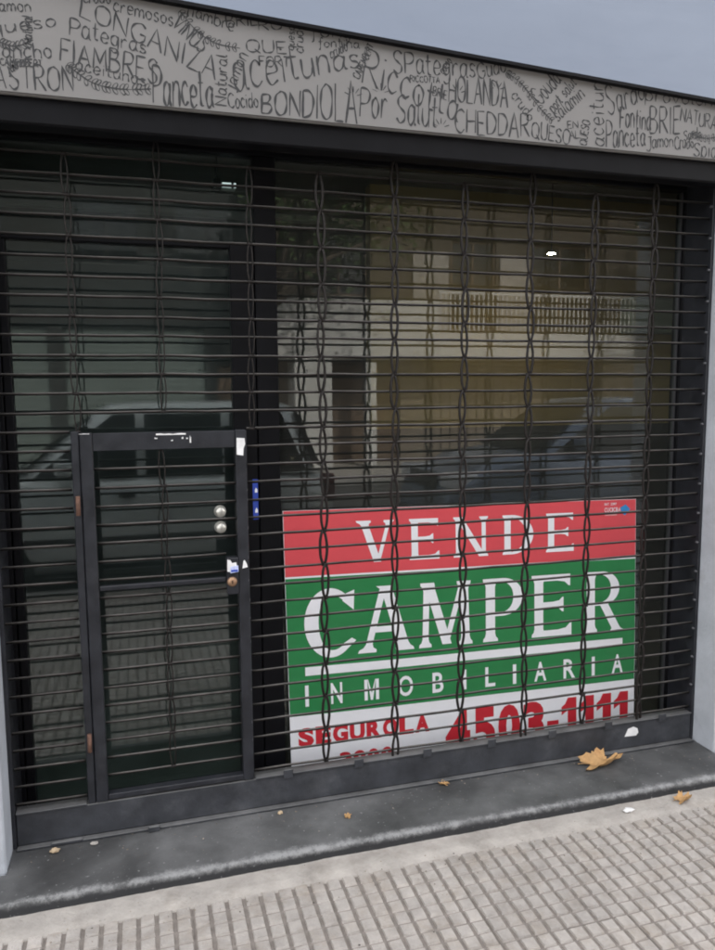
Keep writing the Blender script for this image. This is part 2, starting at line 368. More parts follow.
# ================================================================== GLAZED SHOPFRONT
GY = .18
front = thing('shop_window', 'dark framed shop window and glazed door behind the rolling grille', 'shop window', (.97, GY, .05))
fr = lambda x0, x1, z0, z1, y0=.15, y1=.215, nm='frame', m=M_frame, c=.003: MB().box(x0, x1, y0, y1, z0, z1, c).build(nm, m, front)
fr(.456, .541, .0515, 2.574, nm='mullion')
fr(-.4885, 2.4385, 2.576, 2.70, nm='head')
fr(2.424, 2.4385, .0515, 2.574, nm='jamb')
MB().box(2.4185, 2.4235, .168, .19, .10, 2.572).build('bead', M_alu, front)
fr(-.4885, -.462, .0515, 2.574, nm='jamb')
fr(.543, 2.4165, .0515, .10, nm='sill')
pane = MB().box(.5415, 2.4215, GY - .003, GY + .003, .1005, 2.5755).build('glass_pane', M_glass, front)
# the glazed door
door = MB().box(.36, .452, .152, .213, .056, 2.25, .003).build('door', M_frame, front)
MB().box(-.458, .3595, .154, .211, 2.228, 2.25, .003).build('door_rail', M_frame, door)
MB().box(-.458, .3595, .154, .211, .056, .105, .003).build('door_rail', M_frame, door)
MB().box(-.458, -.43, .152, .213, .106, 2.227, .003).build('door_stile', M_frame, door)
MB().box(-.4295, .3595, GY - .003, GY + .003, .1055, 2.2275).build('door_glass', M_dglass, door)
MB().box(-.4615, .4555, GY - .003, GY + .003, 2.2505, 2.5755).build('transom_glass', M_dglass, front)
for z in (1.212, 1.148):
    MB().lathe([(0, -.030), (.017, -.028), (.021, -.022), (.021, -.012), (.013, -.008), (.013, 0), (.024, 0), (.024, .004)], 'y', (.300, GY - .0035, z)).build('door_knob', M_chrome, door)
for z, h in ((1.292, .045), (1.211, .035)):
    s_ = MB().box(.428, .449, .1502, .1516, z - h, z + h).build('sticker', M_bsticker, door)
    MB().poly([(.436, .1498, z - .008), (.447, .1498, z - .008), (.447, .1498, z + .004), (.441, .1498, z + .012), (.436, .1498, z + .002)]).build('print', M_white, s_)

# ================================================================== THE ROLLING GRILLE
SPC = .067; Z0 = 1.68
gr = thing('rolling_grille', 'black roll-down security grille of thin rods and linked chains closing the shopfront', 'grille', (.97, 0, .05))
def rod_mesh(length, r=.0050):
    n = 8; pts = []; k = max(2, int(length / .12))
    rnd = random.Random(int(length * 1000))
    for i in range(k + 1):
        pts.append((-length / 2 + length * i / k, rnd.uniform(-.0007, .0007), rnd.uniform(-.0014, .0014)))
    me = MB().tube(pts, r, n).mesh('rod'); me.materials.append(M_rod); return me
RODS = {}
def rod(x0, x1, i, parent, y=0.0):
    key = (round(x1 - x0, 3), i % 3)
    if key not in RODS: RODS[key] = rod_mesh(x1 - x0, .0049 + .0002 * (i % 3))
    return inst('rod', RODS[key], ((x0 + x1) / 2, y, Z0 - SPC * i + random.uniform(-.0012, .0012)), parent, (0, random.uniform(-.0009, .0009), 0))
GL, GR_ = -.2290, .385            # the wicket gate's outer edges
for i in range(-13, 23):
    if i <= 1: rod(L + .016, RX - .016, i, gr)
    else:
        rod(L + .016, GL - .003, i, gr); rod(GR_ + .003, RX - .016, i, gr)
# links: a long eye of wire round every second rod, joined eye to eye
def link_mesh(h, wd, r, seed):
    rnd = random.Random(seed); mb = MB()
    for s in (-1, 1):
        pts = []
        for k in range(11):
            t = k / 10
            pts.append((s * (.0022 + wd * math.sin(math.pi * t) ** .62) + rnd.uniform(-.0005, .0005), s * .0016 - .0062 * (1 if s > 0 else -1) * 0, -h / 2 + h * t))
        mb.tube(pts, r, 6)
    for e in (-1, 1):                # the crimped collar where two eyes meet
        mb.tube([(-.0085, 0, e * h / 2), (.0085, 0, e * h / 2)], .0066, 6)
    me = mb.mesh('link'); me.materials.append(M_link); return me
LINKS = [link_mesh(SPC * 2, .0112, .0056, s) for s in range(5)]
THIN = [link_mesh(SPC * 2, .0080, .0026, s + 9) for s in range(3)]
CH = [-.2005 + .2930 * k for k in range(9)]
CH[0] = -.205
def chain(x, i0, i1, parent, odd):
    i = i0 + odd
    while i + 2 <= i1:
        inst('chain_link', random.choice(LINKS if x > .5 else THIN), (x + random.uniform(-.005, .005), -.007, Z0 - SPC * (i + 1)), parent, (0, random.uniform(-.03, .03), random.uniform(-.25, .25)))
        i += 2
for k, x in enumerate(CH):
    if k < 2: chain(x, -13, 2, gr, 1 - k)
    elif k == 2: chain(.412, -13, 2, gr, 1)
    else: chain(x, -13, 23, gr, k % 2)
# second, slacker wires hooked along the right hand chains
# frame round the wicket, side channels, roller box and bottom rail
MB().box(L + .0005, L + .014, -.022, .148, .051, 2.60, .002).build('side_channel', M_steel, gr)
MB().box(RX - .014, RX - .0005, -.022, .148, .051, 2.60, .002).build('side_channel', M_steel, gr)
MB().box(L + .001, RX - .001, -.138, -.062, 2.528, 2.6105, .006).build('roller_box', M_frame, gr)
rl = MB().box(L + .016, RX - .016, -.020, .020, .058, .178, .003).build('bottom_rail', M_rail, gr)
MB().box(L + .016, RX - .016, -.046, -.0205, .0515, .0595, .0015).build('rail_lip', M_rail, rl)
MB().box(GR_ + .004, RX - .016, -.027, .026, .1785, .1845, .0012).build('rail_flange', M_rail, rl)
MB().box(L + .016, GL - .004, -.027, .026, .1785, .1845, .0012).build('rail_flange', M_rail, rl)
for x in (.517, .808, 1.105, 1.40, 1.691, 1.975, 2.26):
    MB().box(x - .019, x + .019, -.031, -.0275, .166, .203, .002).build('rail_clip', M_rail, rl)
mb = MB(); mb.poly([(2.066, -.0212, .115), (2.128, -.0212, .113), (2.139, -.0212, .126), (2.134, -.0212, .146), (2.112, -.0212, .157), (2.083, -.0212, .150)])
mb.build('torn_sticker', M_sticker, rl)
MB().box(L + .13, L + .24, -.048, -.030, .052, .066, .003).build('rail_stop', M_rail, rl)
MB().box(-.02, .022, -.06, -.0465, .0515, .075, .004).build('rail_stop', M_rail, rl)
# small pins at the right-hand rod ends
pin = MB().lathe([(0, -.006), (.005, -.005), (.006, 0), (.006, .006)], 'y', (0, 0, 0), 10).mesh('pin'); pin.materials.append(M_alu)
for i in range(-12, 22, 2):
    inst('rod_pin', pin, (RX - .024, -.022, Z0 - SPC * i - .02), gr)
# vertical post left of the gate with its worn hinges
post = MB().box(-.2275, -.2005, -.021, .018, .1795, 1.548, .003).build('gate_post', M_steel, gr)
gate = MB().box(-.1985, -.157, -.025, .016, .182, 1.543, .003).build('wicket_gate', M_steel, gr)
MB().box(.343, .3835, -.026, .016, .182, 1.543, .003).build('gate_stile', M_steel, gate)
MB().box(-.1565, .3425, -.019, .008, 1.478, 1.541, .002).build('gate_rail', M_steel, gate)
MB().box(-.1565, .3425, -.024, .012, .186, .206, .002).build('gate_rail', M_steel, gate)
MB().box(-.1565, .298, -.017, .007, .972, .990, .003).build('gate_rail', M_steel, gate)
for i in range(4, 22):
    if abs(Z0 - SPC * i - .98) < .02: continue
    x1 = .342 if not (9 <= i <= 11) else .300
    rod(-.1560, x1, i, gate, -.004)
chain(CH[1] - .012, 3, 21, gate, 0)
for z in (1.288, .416):
    MB().tube([(-.2125, -.030, z - .034), (-.2125, -.030, z + .034)], .0075, 10).build('hinge', M_rust, gate)
lk = MB().box(.299, .3425, -.029, .012, .925, 1.065, .003).build('lock_case', M_steel, gate)
MB().lathe([(0, -.010), (.014, -.009), (.018, -.005), (.019, 0)], 'y', (.317, -.0295, .975), 20).build('lock_cylinder', M_brass, lk)
MB().box(.3155, .3185, -.0415, -.040, .969, .981).build('keyhole', M_frame, lk)
def torn(pts, y, name, m, par, e=.0015):
    mb = MB(); a = [(x, y, z) for x, z in pts]; b = [(x, y + e, z) for x, z in pts]
    mb.poly(a); mb.poly(b[::-1])
    for k in range(len(a)): mb.poly([a[k], a[(k + 1) % len(a)], b[(k + 1) % len(a)], b[k]])
    return mb.build(name, m, par)
torn([(.300, 1.015), (.312, 1.012), (.318, 1.03), (.336, 1.034), (.334, 1.048), (.318, 1.046), (.312, 1.058), (.301, 1.06)], -.0312, 'sticker', M_sticker, lk)
bs = torn([(.311, 1.008), (.341, 1.012), (.341, 1.036), (.312, 1.032)], -.0332, 'sticker', mat('lilac sticker', (.55, .6, .85), .5, var=.3, vscale=120), lk)
MB().box(.3135, .3385, -.0343, -.0340, 1.013, 1.021).build('print', M_bsticker, bs)
torn([(.346, 1.452), (.370, 1.448), (.372, 1.475), (.378, 1.49), (.376, 1.512), (.347, 1.514)], -.0277, 'sticker', M_sticker, gate)
torn([(.357, 1.022), (.377, 1.026), (.373, 1.040), (.366, 1.054), (.361, 1.05)], -.0277, 'sticker', M_sticker, gate)
for (x0, x1, z0, z1) in ((.06, .165, 1.530, 1.5365), (.055, .065, 1.517, 1.523), (.15, .156, 1.515, 1.523), (.178, .183, 1.50, 1.53), (.112, .119, 1.508, 1.513), (.166, .172, 1.514, 1.520), (-.20, -.165, 1.539, 1.5415)):
    k = 7; top = [(x0 + (x1 - x0) * j / k, z1 - random.random() * (z1 - z0) * .6) for j in range(k + 1)]
    torn([(x0, z0), (x1, z0)] + top[::-1], -.0202 if x0 > -.15 else -.0262, 'paint_chip', M_sticker, gate, .0008)
for z in [.35 + .09 * k + random.uniform(-.03, .03) for k in range(12)]:
    x = .3815 + random.uniform(-.002, .001); h = random.uniform(.004, .016)
    torn([(x - .0016, z), (x + .0012, z + h * .2), (x + .0014, z + h), (x - .0008, z + h * .8)], -.0276, 'paint_chip', M_alu, gate, .0008)

# ================================================================== FASCIA WITH HAND-DRAWN WORDS
fas = thing('fascia_board', 'grey fascia board covered in hand drawn cheese and cold cut names above the grille', 'signboard', (.97, -.16, ZL))
MB().box(-2.2, 4.6, -.1645, -.156, ZL, 3.15).build('board', M_board, fas)
GLY = {
'A': (.64, 'l 0,0 .32,1 .64,0|l .12,.36 .54,.36'), 'B': (.56, 'l 0,0 0,1|c 0,1 .35,.98 .45,.78 .3,.56 0,.53|c 0,.53 .4,.5 .56,.27 .38,.03 0,0'),
'C': (.6, 'c .6,.85 .4,1 .12,.85 0,.5 .12,.13 .4,0 .62,.17'), 'D': (.58, 'l 0,0 0,1|c 0,1 .35,.95 .58,.7 .58,.4 .4,.08 0,0'),
'E': (.48, 'l .48,1 0,1 0,0 .5,0|l 0,.52 .4,.52'), 'F': (.48, 'l .5,1 0,1 0,0|l 0,.52 .4,.52'),
'G': (.62, 'c .62,.83 .4,1 .1,.82 0,.48 .15,.1 .42,0 .62,.18|l .62,.18 .64,.45 .4,.45'), 'H': (.58, 'l 0,0 0,1|l .58,0 .58,1|l 0,.5 .58,.5'),
'I': (.12, 'l .06,0 .06,1'), 'J': (.45, 'c .45,1 .45,.2 .3,-.15 .1,-.2 0,-.05|l .15,1 .6,1'), 'L': (.46, 'l 0,1 0,0 .48,0'),
'M': (.72, 'l 0,0 .06,1 .36,.3 .66,1 .72,0'), 'N': (.58, 'l 0,0 0,1 .58,0 .58,1'), 'O': (.66, 'c .33,1 .08,.85 0,.5 .08,.13 .33,0 .58,.13 .66,.5 .58,.85 .33,1'),
'P': (.5, 'l 0,0 0,1|c 0,1 .38,1 .54,.78 .4,.52 0,.45'), 'Q': (.68, 'c .33,1 .08,.85 0,.5 .08,.13 .33,0 .58,.13 .66,.5 .58,.85 .33,1|l .42,.25 .72,-.08'),
'R': (.56, 'l 0,0 0,1|c 0,1 .38,1 .52,.78 .38,.54 0,.48|l .2,.48 .6,0'), 'S': (.52, 'c .5,.86 .3,1 .06,.86 .08,.64 .28,.5 .48,.34 .46,.1 .22,0 0,.16'),
'T': (.56, 'l 0,1 .56,1|l .28,1 .28,0'), 'U': (.56, 'c 0,1 0,.35 .1,.06 .28,0 .48,.08 .56,.35 .56,1'), 'V': (.6, 'l 0,1 .3,0 .6,1'), 'Z': (.54, 'l 0,1 .54,1 0,0 .56,0'),
'a': (.42, 'c .38,.5 .22,.6 .04,.46 .02,.16 .16,0 .32,.12 .39,.42|c .4,.58 .38,.2 .42,.04 .5,.02'), 'b': (.42, 'l 0,1 0,0|c 0,.3 .1,.56 .3,.56 .42,.3 .3,.03 .1,.02 0,.15'),
'c': (.36, 'c .36,.48 .2,.6 .03,.42 .02,.16 .18,0 .38,.12'), 'd': (.42, 'c .38,.5 .22,.6 .04,.46 .02,.16 .16,0 .32,.1 .4,.3|l .41,1 .41,0'),
'e': (.4, 'c .03,.28 .38,.32 .36,.5 .2,.6 .04,.44 .03,.16 .18,0 .4,.1'), 'f': (.3, 'c .38,.92 .24,1 .16,.8 .14,.3 .12,-.2 .02,-.32|l 0,.55 .34,.57'),
'g': (.42, 'c .38,.5 .22,.6 .04,.46 .02,.18 .16,.04 .32,.12 .39,.42|c .4,.58 .4,0 .34,-.3 .15,-.36 .02,-.24'), 'h': (.4, 'l 0,1 0,0|c 0,.35 .14,.57 .32,.54 .38,.35 .39,0'),
'i': (.1, 'l .05,.57 .05,0|l .05,.78 .06,.83'), 'j': (.2, 'c .15,.57 .15,-.1 .08,-.32 -.06,-.28|l .15,.78 .16,.83'), 'l': (.12, 'c .05,1 .04,.3 .06,.06 .16,.02'),
'm': (.62, 'l 0,.58 0,0|c 0,.36 .12,.58 .26,.52 .3,.3 .3,0|c .3,.36 .42,.58 .56,.52 .61,.3 .61,0'), 'n': (.4, 'l 0,.58 0,0|c 0,.36 .14,.58 .32,.54 .38,.34 .39,0'),
'o': (.4, 'c .2,.58 .03,.46 .02,.18 .18,0 .36,.12 .39,.4 .24,.57 .14,.56'), 'p': (.42, 'l 0,.58 -.01,-.36|c 0,.3 .1,.56 .3,.56 .42,.3 .3,.03 .1,.02 0,.15'),
'q': (.42, 'c .38,.5 .22,.6 .04,.46 .02,.18 .16,.04 .32,.12 .39,.42|l .4,.58 .4,-.36'), 'r': (.28, 'l 0,.58 0,0|c 0,.34 .1,.54 .2,.58 .3,.52'),
's': (.34, 'c .32,.48 .2,.58 .04,.5 .08,.34 .26,.26 .32,.1 .18,0 0,.08'), 't': (.28, 'c .12,.9 .11,.3 .14,.06 .3,.04|l -.02,.6 .3,.62'),
'u': (.4, 'c 0,.58 0,.2 .1,.02 .28,.06 .38,.3|l .39,.58 .4,0'), 'v': (.4, 'l 0,.58 .19,0 .38,.58'), ' ': (.3, ''),
}
def catmull(p, n=5):
    if len(p) < 3: return p
    q = [p[0]] + list(p) + [p[-1]]; out = []
    for i in range(1, len(q) - 2):
        for k in range(n):
            t = k / n; a, b, c, d = q[i - 1], q[i], q[i + 1], q[i + 2]
            out.append(tuple(.5 * (2 * b[j] + (c[j] - a[j]) * t + (2 * a[j] - 5 * b[j] + 4 * c[j] - d[j]) * t * t + (3 * b[j] - a[j] - 3 * c[j] + d[j]) * t ** 3) for j in (0, 1)))
    out.append(p[-1]); return out
YI = -.1652; KS = [0]
def ribbon(mb, pts, wd):
    """a marker stroke of uneven width, a hair proud of the board"""
    n = len(pts); KS[0] += 1; y = YI - .00006 * (KS[0] % 9)
    if n < 2: return
    k0 = len(mb.v); a0 = random.random() * 9
    for i, (x, z) in enumerate(pts):
        p0 = pts[max(i - 1, 0)]; p1 = pts[min(i + 1, n - 1)]; dx, dz = p1[0] - p0[0], p1[1] - p0[1]
        d = math.hypot(dx, dz) or 1; ww = wd * (.5 + .22 * math.sin(a0 + i * .7)) * (.7 if i in (0, n - 1) else 1)
        mb.v += [(x - dz / d * ww, y, z + dx / d * ww), (x + dz / d * ww, y, z - dx / d * ww)]
    for i in range(n - 1):
        mb.f.append((k0 + 2 * i, k0 + 2 * i + 1, k0 + 2 * i + 3, k0 + 2 * i + 2)); mb.sm.append(False)
def word(text, x0, z0, x1, z1, h0, h1):
    total = sum(GLY[c][0] + .17 for c in text) - .17
    dx, dz = x1 - x0, z1 - z0; ln = math.hypot(dx, dz); ux, uz = dx / ln, dz / ln; vx, vz = -uz, ux
    if abs(dz) < abs(dx) * .8: vx, vz = (vx * .5, 1.0 * (1 if dx > 0 else -1)) ; 
    m_ = math.hypot(vx, vz); vx, vz = vx / m_, vz / m_
    mb = MB(); adv = 0; wd = max(.0022, min(.0078, .0027 + .034 * (h0 + h1) / 2))
    for c in text:
        gw, st = GLY[c]; jit = random.uniform(-.04, .04); js = random.uniform(.93, 1.07); sl = random.uniform(-.06, .10)
        for s in st.split('|'):
            if not s: continue
            kind, *ps = s.split(); pts = [tuple(float(q) for q in a.split(',')) for a in ps]
            if kind == 'c': pts = catmull(pts)
            else: pts = [(a[0] + (b[0] - a[0]) * t / 4, a[1] + (b[1] - a[1]) * t / 4) for a, b in zip(pts, pts[1:]) for t in range(4)] + [pts[-1]]
            out = []
            for (a, b) in pts:
                t = (adv + a) / total; b = b * 1.2 if c.islower() else b; h = (h0 + (h1 - h0) * t) * js; b2 = b + jit
                gx = (t + sl * b2 * .3 * h / ln) * ln
                gx += .0012 * noise.noise((gx * 40, b2 * 3, adv)); b2 += .02 * noise.noise((gx * 60, b2 * 4, adv + 5))
                X = x0 + ux * gx + vx * b2 * h; Z = z0 + uz * gx + vz * b2 * h
                out.append((X, max(Z, ZL + .002)))
            ribbon(mb, out, wd)
        adv += gw + .17
    mb.build('lettering', M_ink, fas, fix=False)
WORDS = [
    ('LONGANIZA', -0.1268, 2.8596, 0.2881, 2.7125, 0.0595, 0.0695),
    ('Pategras', -0.16, 2.8001, 0.0684, 2.7676, 0.0506, 0.0399),
    ('FIAMBRES', -0.1908, 2.7219, 0.1001, 2.6782, 0.0627, 0.0744),
    ('ASTRON', -0.3847, 2.6189, -0.1564, 2.6285, 0.0648, 0.0756),
    ('Panceta', 0.0873, 2.6146, 0.2792, 2.6214, 0.1121, 0.0954),
    ('aceitunas', -0.1466, 2.6967, 0.0647, 2.6677, 0.0331, 0.034),
    ('cremosos', -0.0255, 2.8865, 0.1575, 2.8636, 0.036, 0.0369),
    ('VINOS', 0.1523, 2.8647, 0.2422, 2.7889, 0.046, 0.0593),
    ('ancho', -0.3561, 2.7093, -0.2153, 2.7225, 0.041, 0.0387),
    ('queso', -0.3839, 2.7751, -0.1985, 2.8178, 0.0349, 0.0355),
    ('jamon', -0.3725, 2.8409, -0.2693, 2.8523, 0.0318, 0.0292),
    ('fiambre', 0.1991, 2.9047, 0.3519, 2.8671, 0.0338, 0.0345),
    ('BRIE', 0.332, 2.8796, 0.4345, 2.9009, 0.0344, 0.0411),
    ('RO', 0.4379, 2.8836, 0.5177, 2.895, 0.0348, 0.0351),
    ('QUE', 0.3951, 2.8097, 0.5297, 2.8213, 0.038, 0.0386),
    ('FORT', 0.4373, 2.7699, 0.5405, 2.7775, 0.032, 0.0323),
    ('crudo', 0.5898, 2.8281, 0.5912, 2.9182, 0.0291, 0.0289),
    ('queso', 0.5569, 2.8334, 0.5582, 2.9097, 0.0225, 0.0224),
    ('fontina', 0.616, 2.8834, 0.8606, 2.9104, 0.0387, 0.0298),
    ('fontina', 0.643, 2.854, 0.7869, 2.8668, 0.026, 0.0263),
    ('CAMEMBERT', 0.7882, 2.7625, 0.842, 2.8796, 0.0266, 0.0232),
    ('Natural', 0.3256, 2.632, 0.3297, 2.79, 0.0383, 0.0315),
    ('jamon', 0.3492, 2.6842, 0.4004, 2.7979, 0.0319, 0.0381),
    ('aceitunas', 0.3546, 2.6776, 0.7885, 2.8043, 0.1277, 0.0596),
    ('Cocido', 0.331, 2.6254, 0.4306, 2.6365, 0.0448, 0.0388),
    ('BONDIOLA', 0.4417, 2.6213, 0.7769, 2.6167, 0.055, 0.1478),
    ('Riccotta', 0.7978, 2.7556, 1.1557, 2.6587, 0.1198, 0.0835),
    ('Por Salut', 0.7888, 2.6427, 1.0759, 2.6244, 0.0906, 0.0935),
    ('SPategras', 0.9136, 2.7995, 1.2285, 2.8154, 0.0738, 0.0623),
    ('Gudo', 1.2419, 2.8091, 1.352, 2.8499, 0.059, 0.0454),
    ('RICCOTTA', 0.9767, 2.7759, 1.0892, 2.7817, 0.0203, 0.0205),
    ('HOLANDA', 1.1255, 2.7218, 1.3609, 2.7247, 0.0829, 0.0954),
    ('CHEDDAR', 1.1505, 2.6172, 1.4509, 2.6248, 0.0768, 0.0863),
    ('crudo', 1.374, 2.7655, 1.4497, 2.683, 0.0353, 0.0358),
    ('QUESO', 1.4626, 2.6258, 1.6257, 2.614, 0.0612, 0.0512),
    ('Gouda', 1.5, 2.7423, 1.586, 2.8387, 0.0644, 0.0537),
    ('port salut', 1.5555, 2.7211, 1.6513, 2.8366, 0.036, 0.0361),
    ('salamin', 1.574, 2.6926, 1.6887, 2.7941, 0.0471, 0.0472),
    ('EN', 1.6157, 2.6714, 1.6601, 2.6788, 0.0255, 0.0256),
    ('AL', 1.6251, 2.6346, 1.6654, 2.6416, 0.0292, 0.0293),
    ('aceitun', 1.7764, 2.6199, 1.7686, 2.8539, 0.0557, 0.0546),
    ('Sardo', 1.7946, 2.7305, 1.9555, 2.8129, 0.1106, 0.0558),
    ('provolone', 1.9581, 2.8058, 2.3158, 2.8158, 0.0447, 0.0385),
    ('Fontina', 1.8464, 2.6951, 1.9851, 2.6998, 0.0743, 0.0677),
    ('BRIE', 1.9835, 2.683, 2.1231, 2.6968, 0.0979, 0.0991),
    ('NATURAL', 2.1231, 2.7454, 2.321, 2.7213, 0.0494, 0.0581),
    ('Panceta', 1.7875, 2.6154, 1.9627, 2.6369, 0.0929, 0.0604),
    ('Jamon', 1.9722, 2.6265, 2.0942, 2.6456, 0.0454, 0.042),
    ('Crudo', 2.1029, 2.6332, 2.1912, 2.6478, 0.0535, 0.0347),
    ('jamon', -0.3428, 2.6642, -0.281, 2.7012, 0.0265, 0.0266),
    ('VINOS', 0.7071, 2.9278, 0.7467, 2.8824, 0.026, 0.0262),
    ('queso', 1.1053, 2.8131, 1.1377, 2.8596, 0.0274, 0.0273),
    ('Sardo', 2.1454, 2.6705, 2.227, 2.6886, 0.0345, 0.0347),
    ('crudo', -0.1127, 2.8986, -0.0331, 2.9072, 0.0267, 0.0269),
    ('Natural', -0.2702, 2.7559, -0.266, 2.8381, 0.0265, 0.0264),
    ('cremosos', 0.9035, 2.9178, 1.051, 2.905, 0.0299, 0.0304),
    ('CAMEMBERT', -0.3653, 2.6863, -0.2452, 2.6927, 0.0205, 0.0208),
    ('salamin', 0.367, 2.9171, 0.4324, 2.9296, 0.0251, 0.0252),
    ('crudo', 0.6861, 2.8207, 0.7464, 2.8549, 0.0294, 0.0295),
    ('fontina', 1.003, 2.9296, 1.1373, 2.9074, 0.0268, 0.0272),
    ('BRIE', 1.0624, 2.7369, 1.1167, 2.7278, 0.0308, 0.031),
    ('jamon', 1.6483, 2.8698, 1.734, 2.8566, 0.0324, 0.0327),
    ('QUESO', 1.6984, 2.6154, 1.7118, 2.7067, 0.0332, 0.033),
    ('Spianata', 2.1928, 2.6157, 2.4251, 2.6105, 0.0541, 0.0552),
]
for a in WORDS: word(*a)
VINES = [([(-0.1709, 2.7074), (-0.0981, 2.6622), (-0.0137, 2.6512), (0.0819, 2.6609)], 15, 0.021), ([(0.1816, 2.9111), (0.2334, 2.8573), (0.2958, 2.8256), (0.3739, 2.8196)], 10, 0.0175), ([(2.1791, 2.7016), (2.2151, 2.6905), (2.2627, 2.6897), (2.322, 2.7042)], 8, 0.0175), ([(-0.3616, 2.7534), (-0.3226, 2.7458), (-0.2738, 2.7637)], 7, 0.0175), ([(1.3555, 2.8463), (1.4193, 2.8116), (1.4908, 2.7389), (1.5512, 2.6921)], 13, 0.0175)]
for pts, n, l in VINES:
    mb = MB(); c = catmull(pts, 8); ribbon(mb, c, .0034)
    for k in range(n):
        i = min(len(c) - 2, int(k / n * (len(c) - 1))); p = c[i]; d = (c[i + 1][0] - p[0], c[i + 1][1] - p[1]); a0 = math.atan2(d[1], d[0])
        for s in (-1, 1):
            a = a0 + s * .9; q = []
            for t in range(13):
                th = 2 * math.pi * t / 12; ex = l * .5 * (1 - math.cos(th)); ey = l * .26 * math.sin(th)
                q.append((p[0] + ex * math.cos(a) - ey * math.sin(a), max(ZL + .002, p[1] + ex * math.sin(a) + ey * math.cos(a))))
            ribbon(mb, q, .0026)
    mb.build('drawn_sprig', M_ink, fas, fix=False)
mb = MB()
for (cx, cz) in [(0.8666, 2.7252), (1.0955, 2.629), (1.1604, 2.7543), (0.7653, 2.7044), (1.3166, 2.7815)]:
    for k in range(5):
        a = R(20 + 35 * k); ribbon(mb, [(cx + .014 * math.cos(a), cz + .014 * math.sin(a)), (cx + .024 * math.cos(a), cz + .024 * math.sin(a)), (cx + .034 * math.cos(a), cz + .034 * math.sin(a))], .003)
mb.build('drawn_sparkle', M_ink, fas, fix=False)
# the blue-grey sheet metal panel over the fascia, hung a little out of level, wiped in swirls
def panel_mat():
    m = mat('wiped blue-grey metal', (.215, .25, .32), .4, .2, var=.05, vscale=1.2, stretch=(1, 1, 2))
    n = m.node_tree.nodes; l = m.node_tree.links; b = n['Principled BSDF']
    t = n.new('ShaderNodeTexCoord'); wv = n.new('ShaderNodeTexNoise')
    mp = n.new('ShaderNodeMapping'); mp.inputs['Rotation'].default_value = (0, .5, 0); mp.inputs['Scale'].default_value = (1.0, 1, 7.0)
    l.new(t.outputs['Object'], mp.inputs['Vector'])
    wv.inputs['Scale'].default_value = 2.2; wv.inputs['Detail'].default_value = 8; wv.inputs['Distortion'].default_value = 1.6; wv.inputs['Roughness'].default_value = .65
    l.new(mp.outputs['Vector'], wv.inputs['Vector'])
    r = n.new('ShaderNodeMapRange'); r.inputs['From Min'].default_value = .3; r.inputs['From Max'].default_value = .7; r.inputs['To Min'].default_value = .36; r.inputs['To Max'].default_value = .56
    l.new(wv.outputs['Fac'], r.inputs['Value']); l.new(r.outputs['Result'], b.inputs['Roughness'])
    return m
can = thing('metal_panel', 'blue-grey sheet metal panel with a dark lower edge hung over the lettered fascia', 'panel', (1.2, -.2, 2.9))
def slope(x): return 2.9335 - .0480 * x
mb = MB(); x0, x1 = -1.6, 5.0
a = [(x0, -.190, slope(x0) + .008), (x1, -.190, slope(x1) + .008), (x1, -.190, 4.2), (x0, -.190, 4.2)]
b_ = [(p[0], -.170, p[2]) for p in a]
mb.poly(a); mb.poly(b_[::-1])
for k in range(4): mb.poly([a[k], b_[k], b_[(k + 1) % 4], a[(k + 1) % 4]])
mb.build('sheet', panel_mat(), can)
mb = MB(); a = [(x0, -.192, slope(x0) - .003), (x1, -.192, slope(x1) - .003), (x1, -.192, slope(x1) + .0085), (x0, -.192, slope(x0) + .0085)]
b_ = [(p[0], -.168, p[2]) for p in a]; mb.poly(a); mb.poly(b_[::-1])
for k in range(4): mb.poly([a[k], b_[k], b_[(k + 1) % 4], a[(k + 1) % 4]])
mb.build('edge_strip', M_frame, can)

# ================================================================== FOR-SALE BOARD
SY = .146
sign = thing('for_sale_board', 'red, green and white estate agent board reading VENDE CAMPER behind the grille', 'sign', (1.38, SY, .06))
SB = 1.142
def SP(u, v, d=0.0):
    X = .546 + .016 * v + u * (1.664 + .010 * v); Z = 1.204 - .029 * u - v
    return (X, SY - d + .002 * math.sin(u * 9 + v * 3), max(Z, .053))
def sgrid(u0, u1, v0, v1, d, nu=40, nv=6, close=None):
    mb = MB(); mb.grid([[SP(u0 + (u1 - u0) * i / nu, v0 + (v1 - v0) * j / nv, d) for i in range(nu + 1)] for j in range(nv + 1)])
    return mb
mb = MB()
front_ = [[SP(i / 40, SB * j / 12, 0) for i in range(41)] for j in range(13)]; back_ = [[(p[0], p[1] + .004, p[2]) for p in r] for r in front_]
mb.grid(front_); mb.grid(back_)
ring = [front_[0][i] for i in range(41)] + [front_[j][40] for j in range(1, 13)] + [front_[12][i] for i in range(39, -1, -1)] + [front_[j][0] for j in range(11, 0, -1)]
mb.grid([ring, [(p[0], p[1] + .004, p[2]) for p in ring]], close=True, smooth=False)
mb.build('panel', M_white, sign)
sgrid(0.001, .999, .001, .273, .0006).build('red_band', M_red, sign)
sgrid(0.001, .999, .281, .868, .0006, nv=10).build('green_band', M_green, sign)
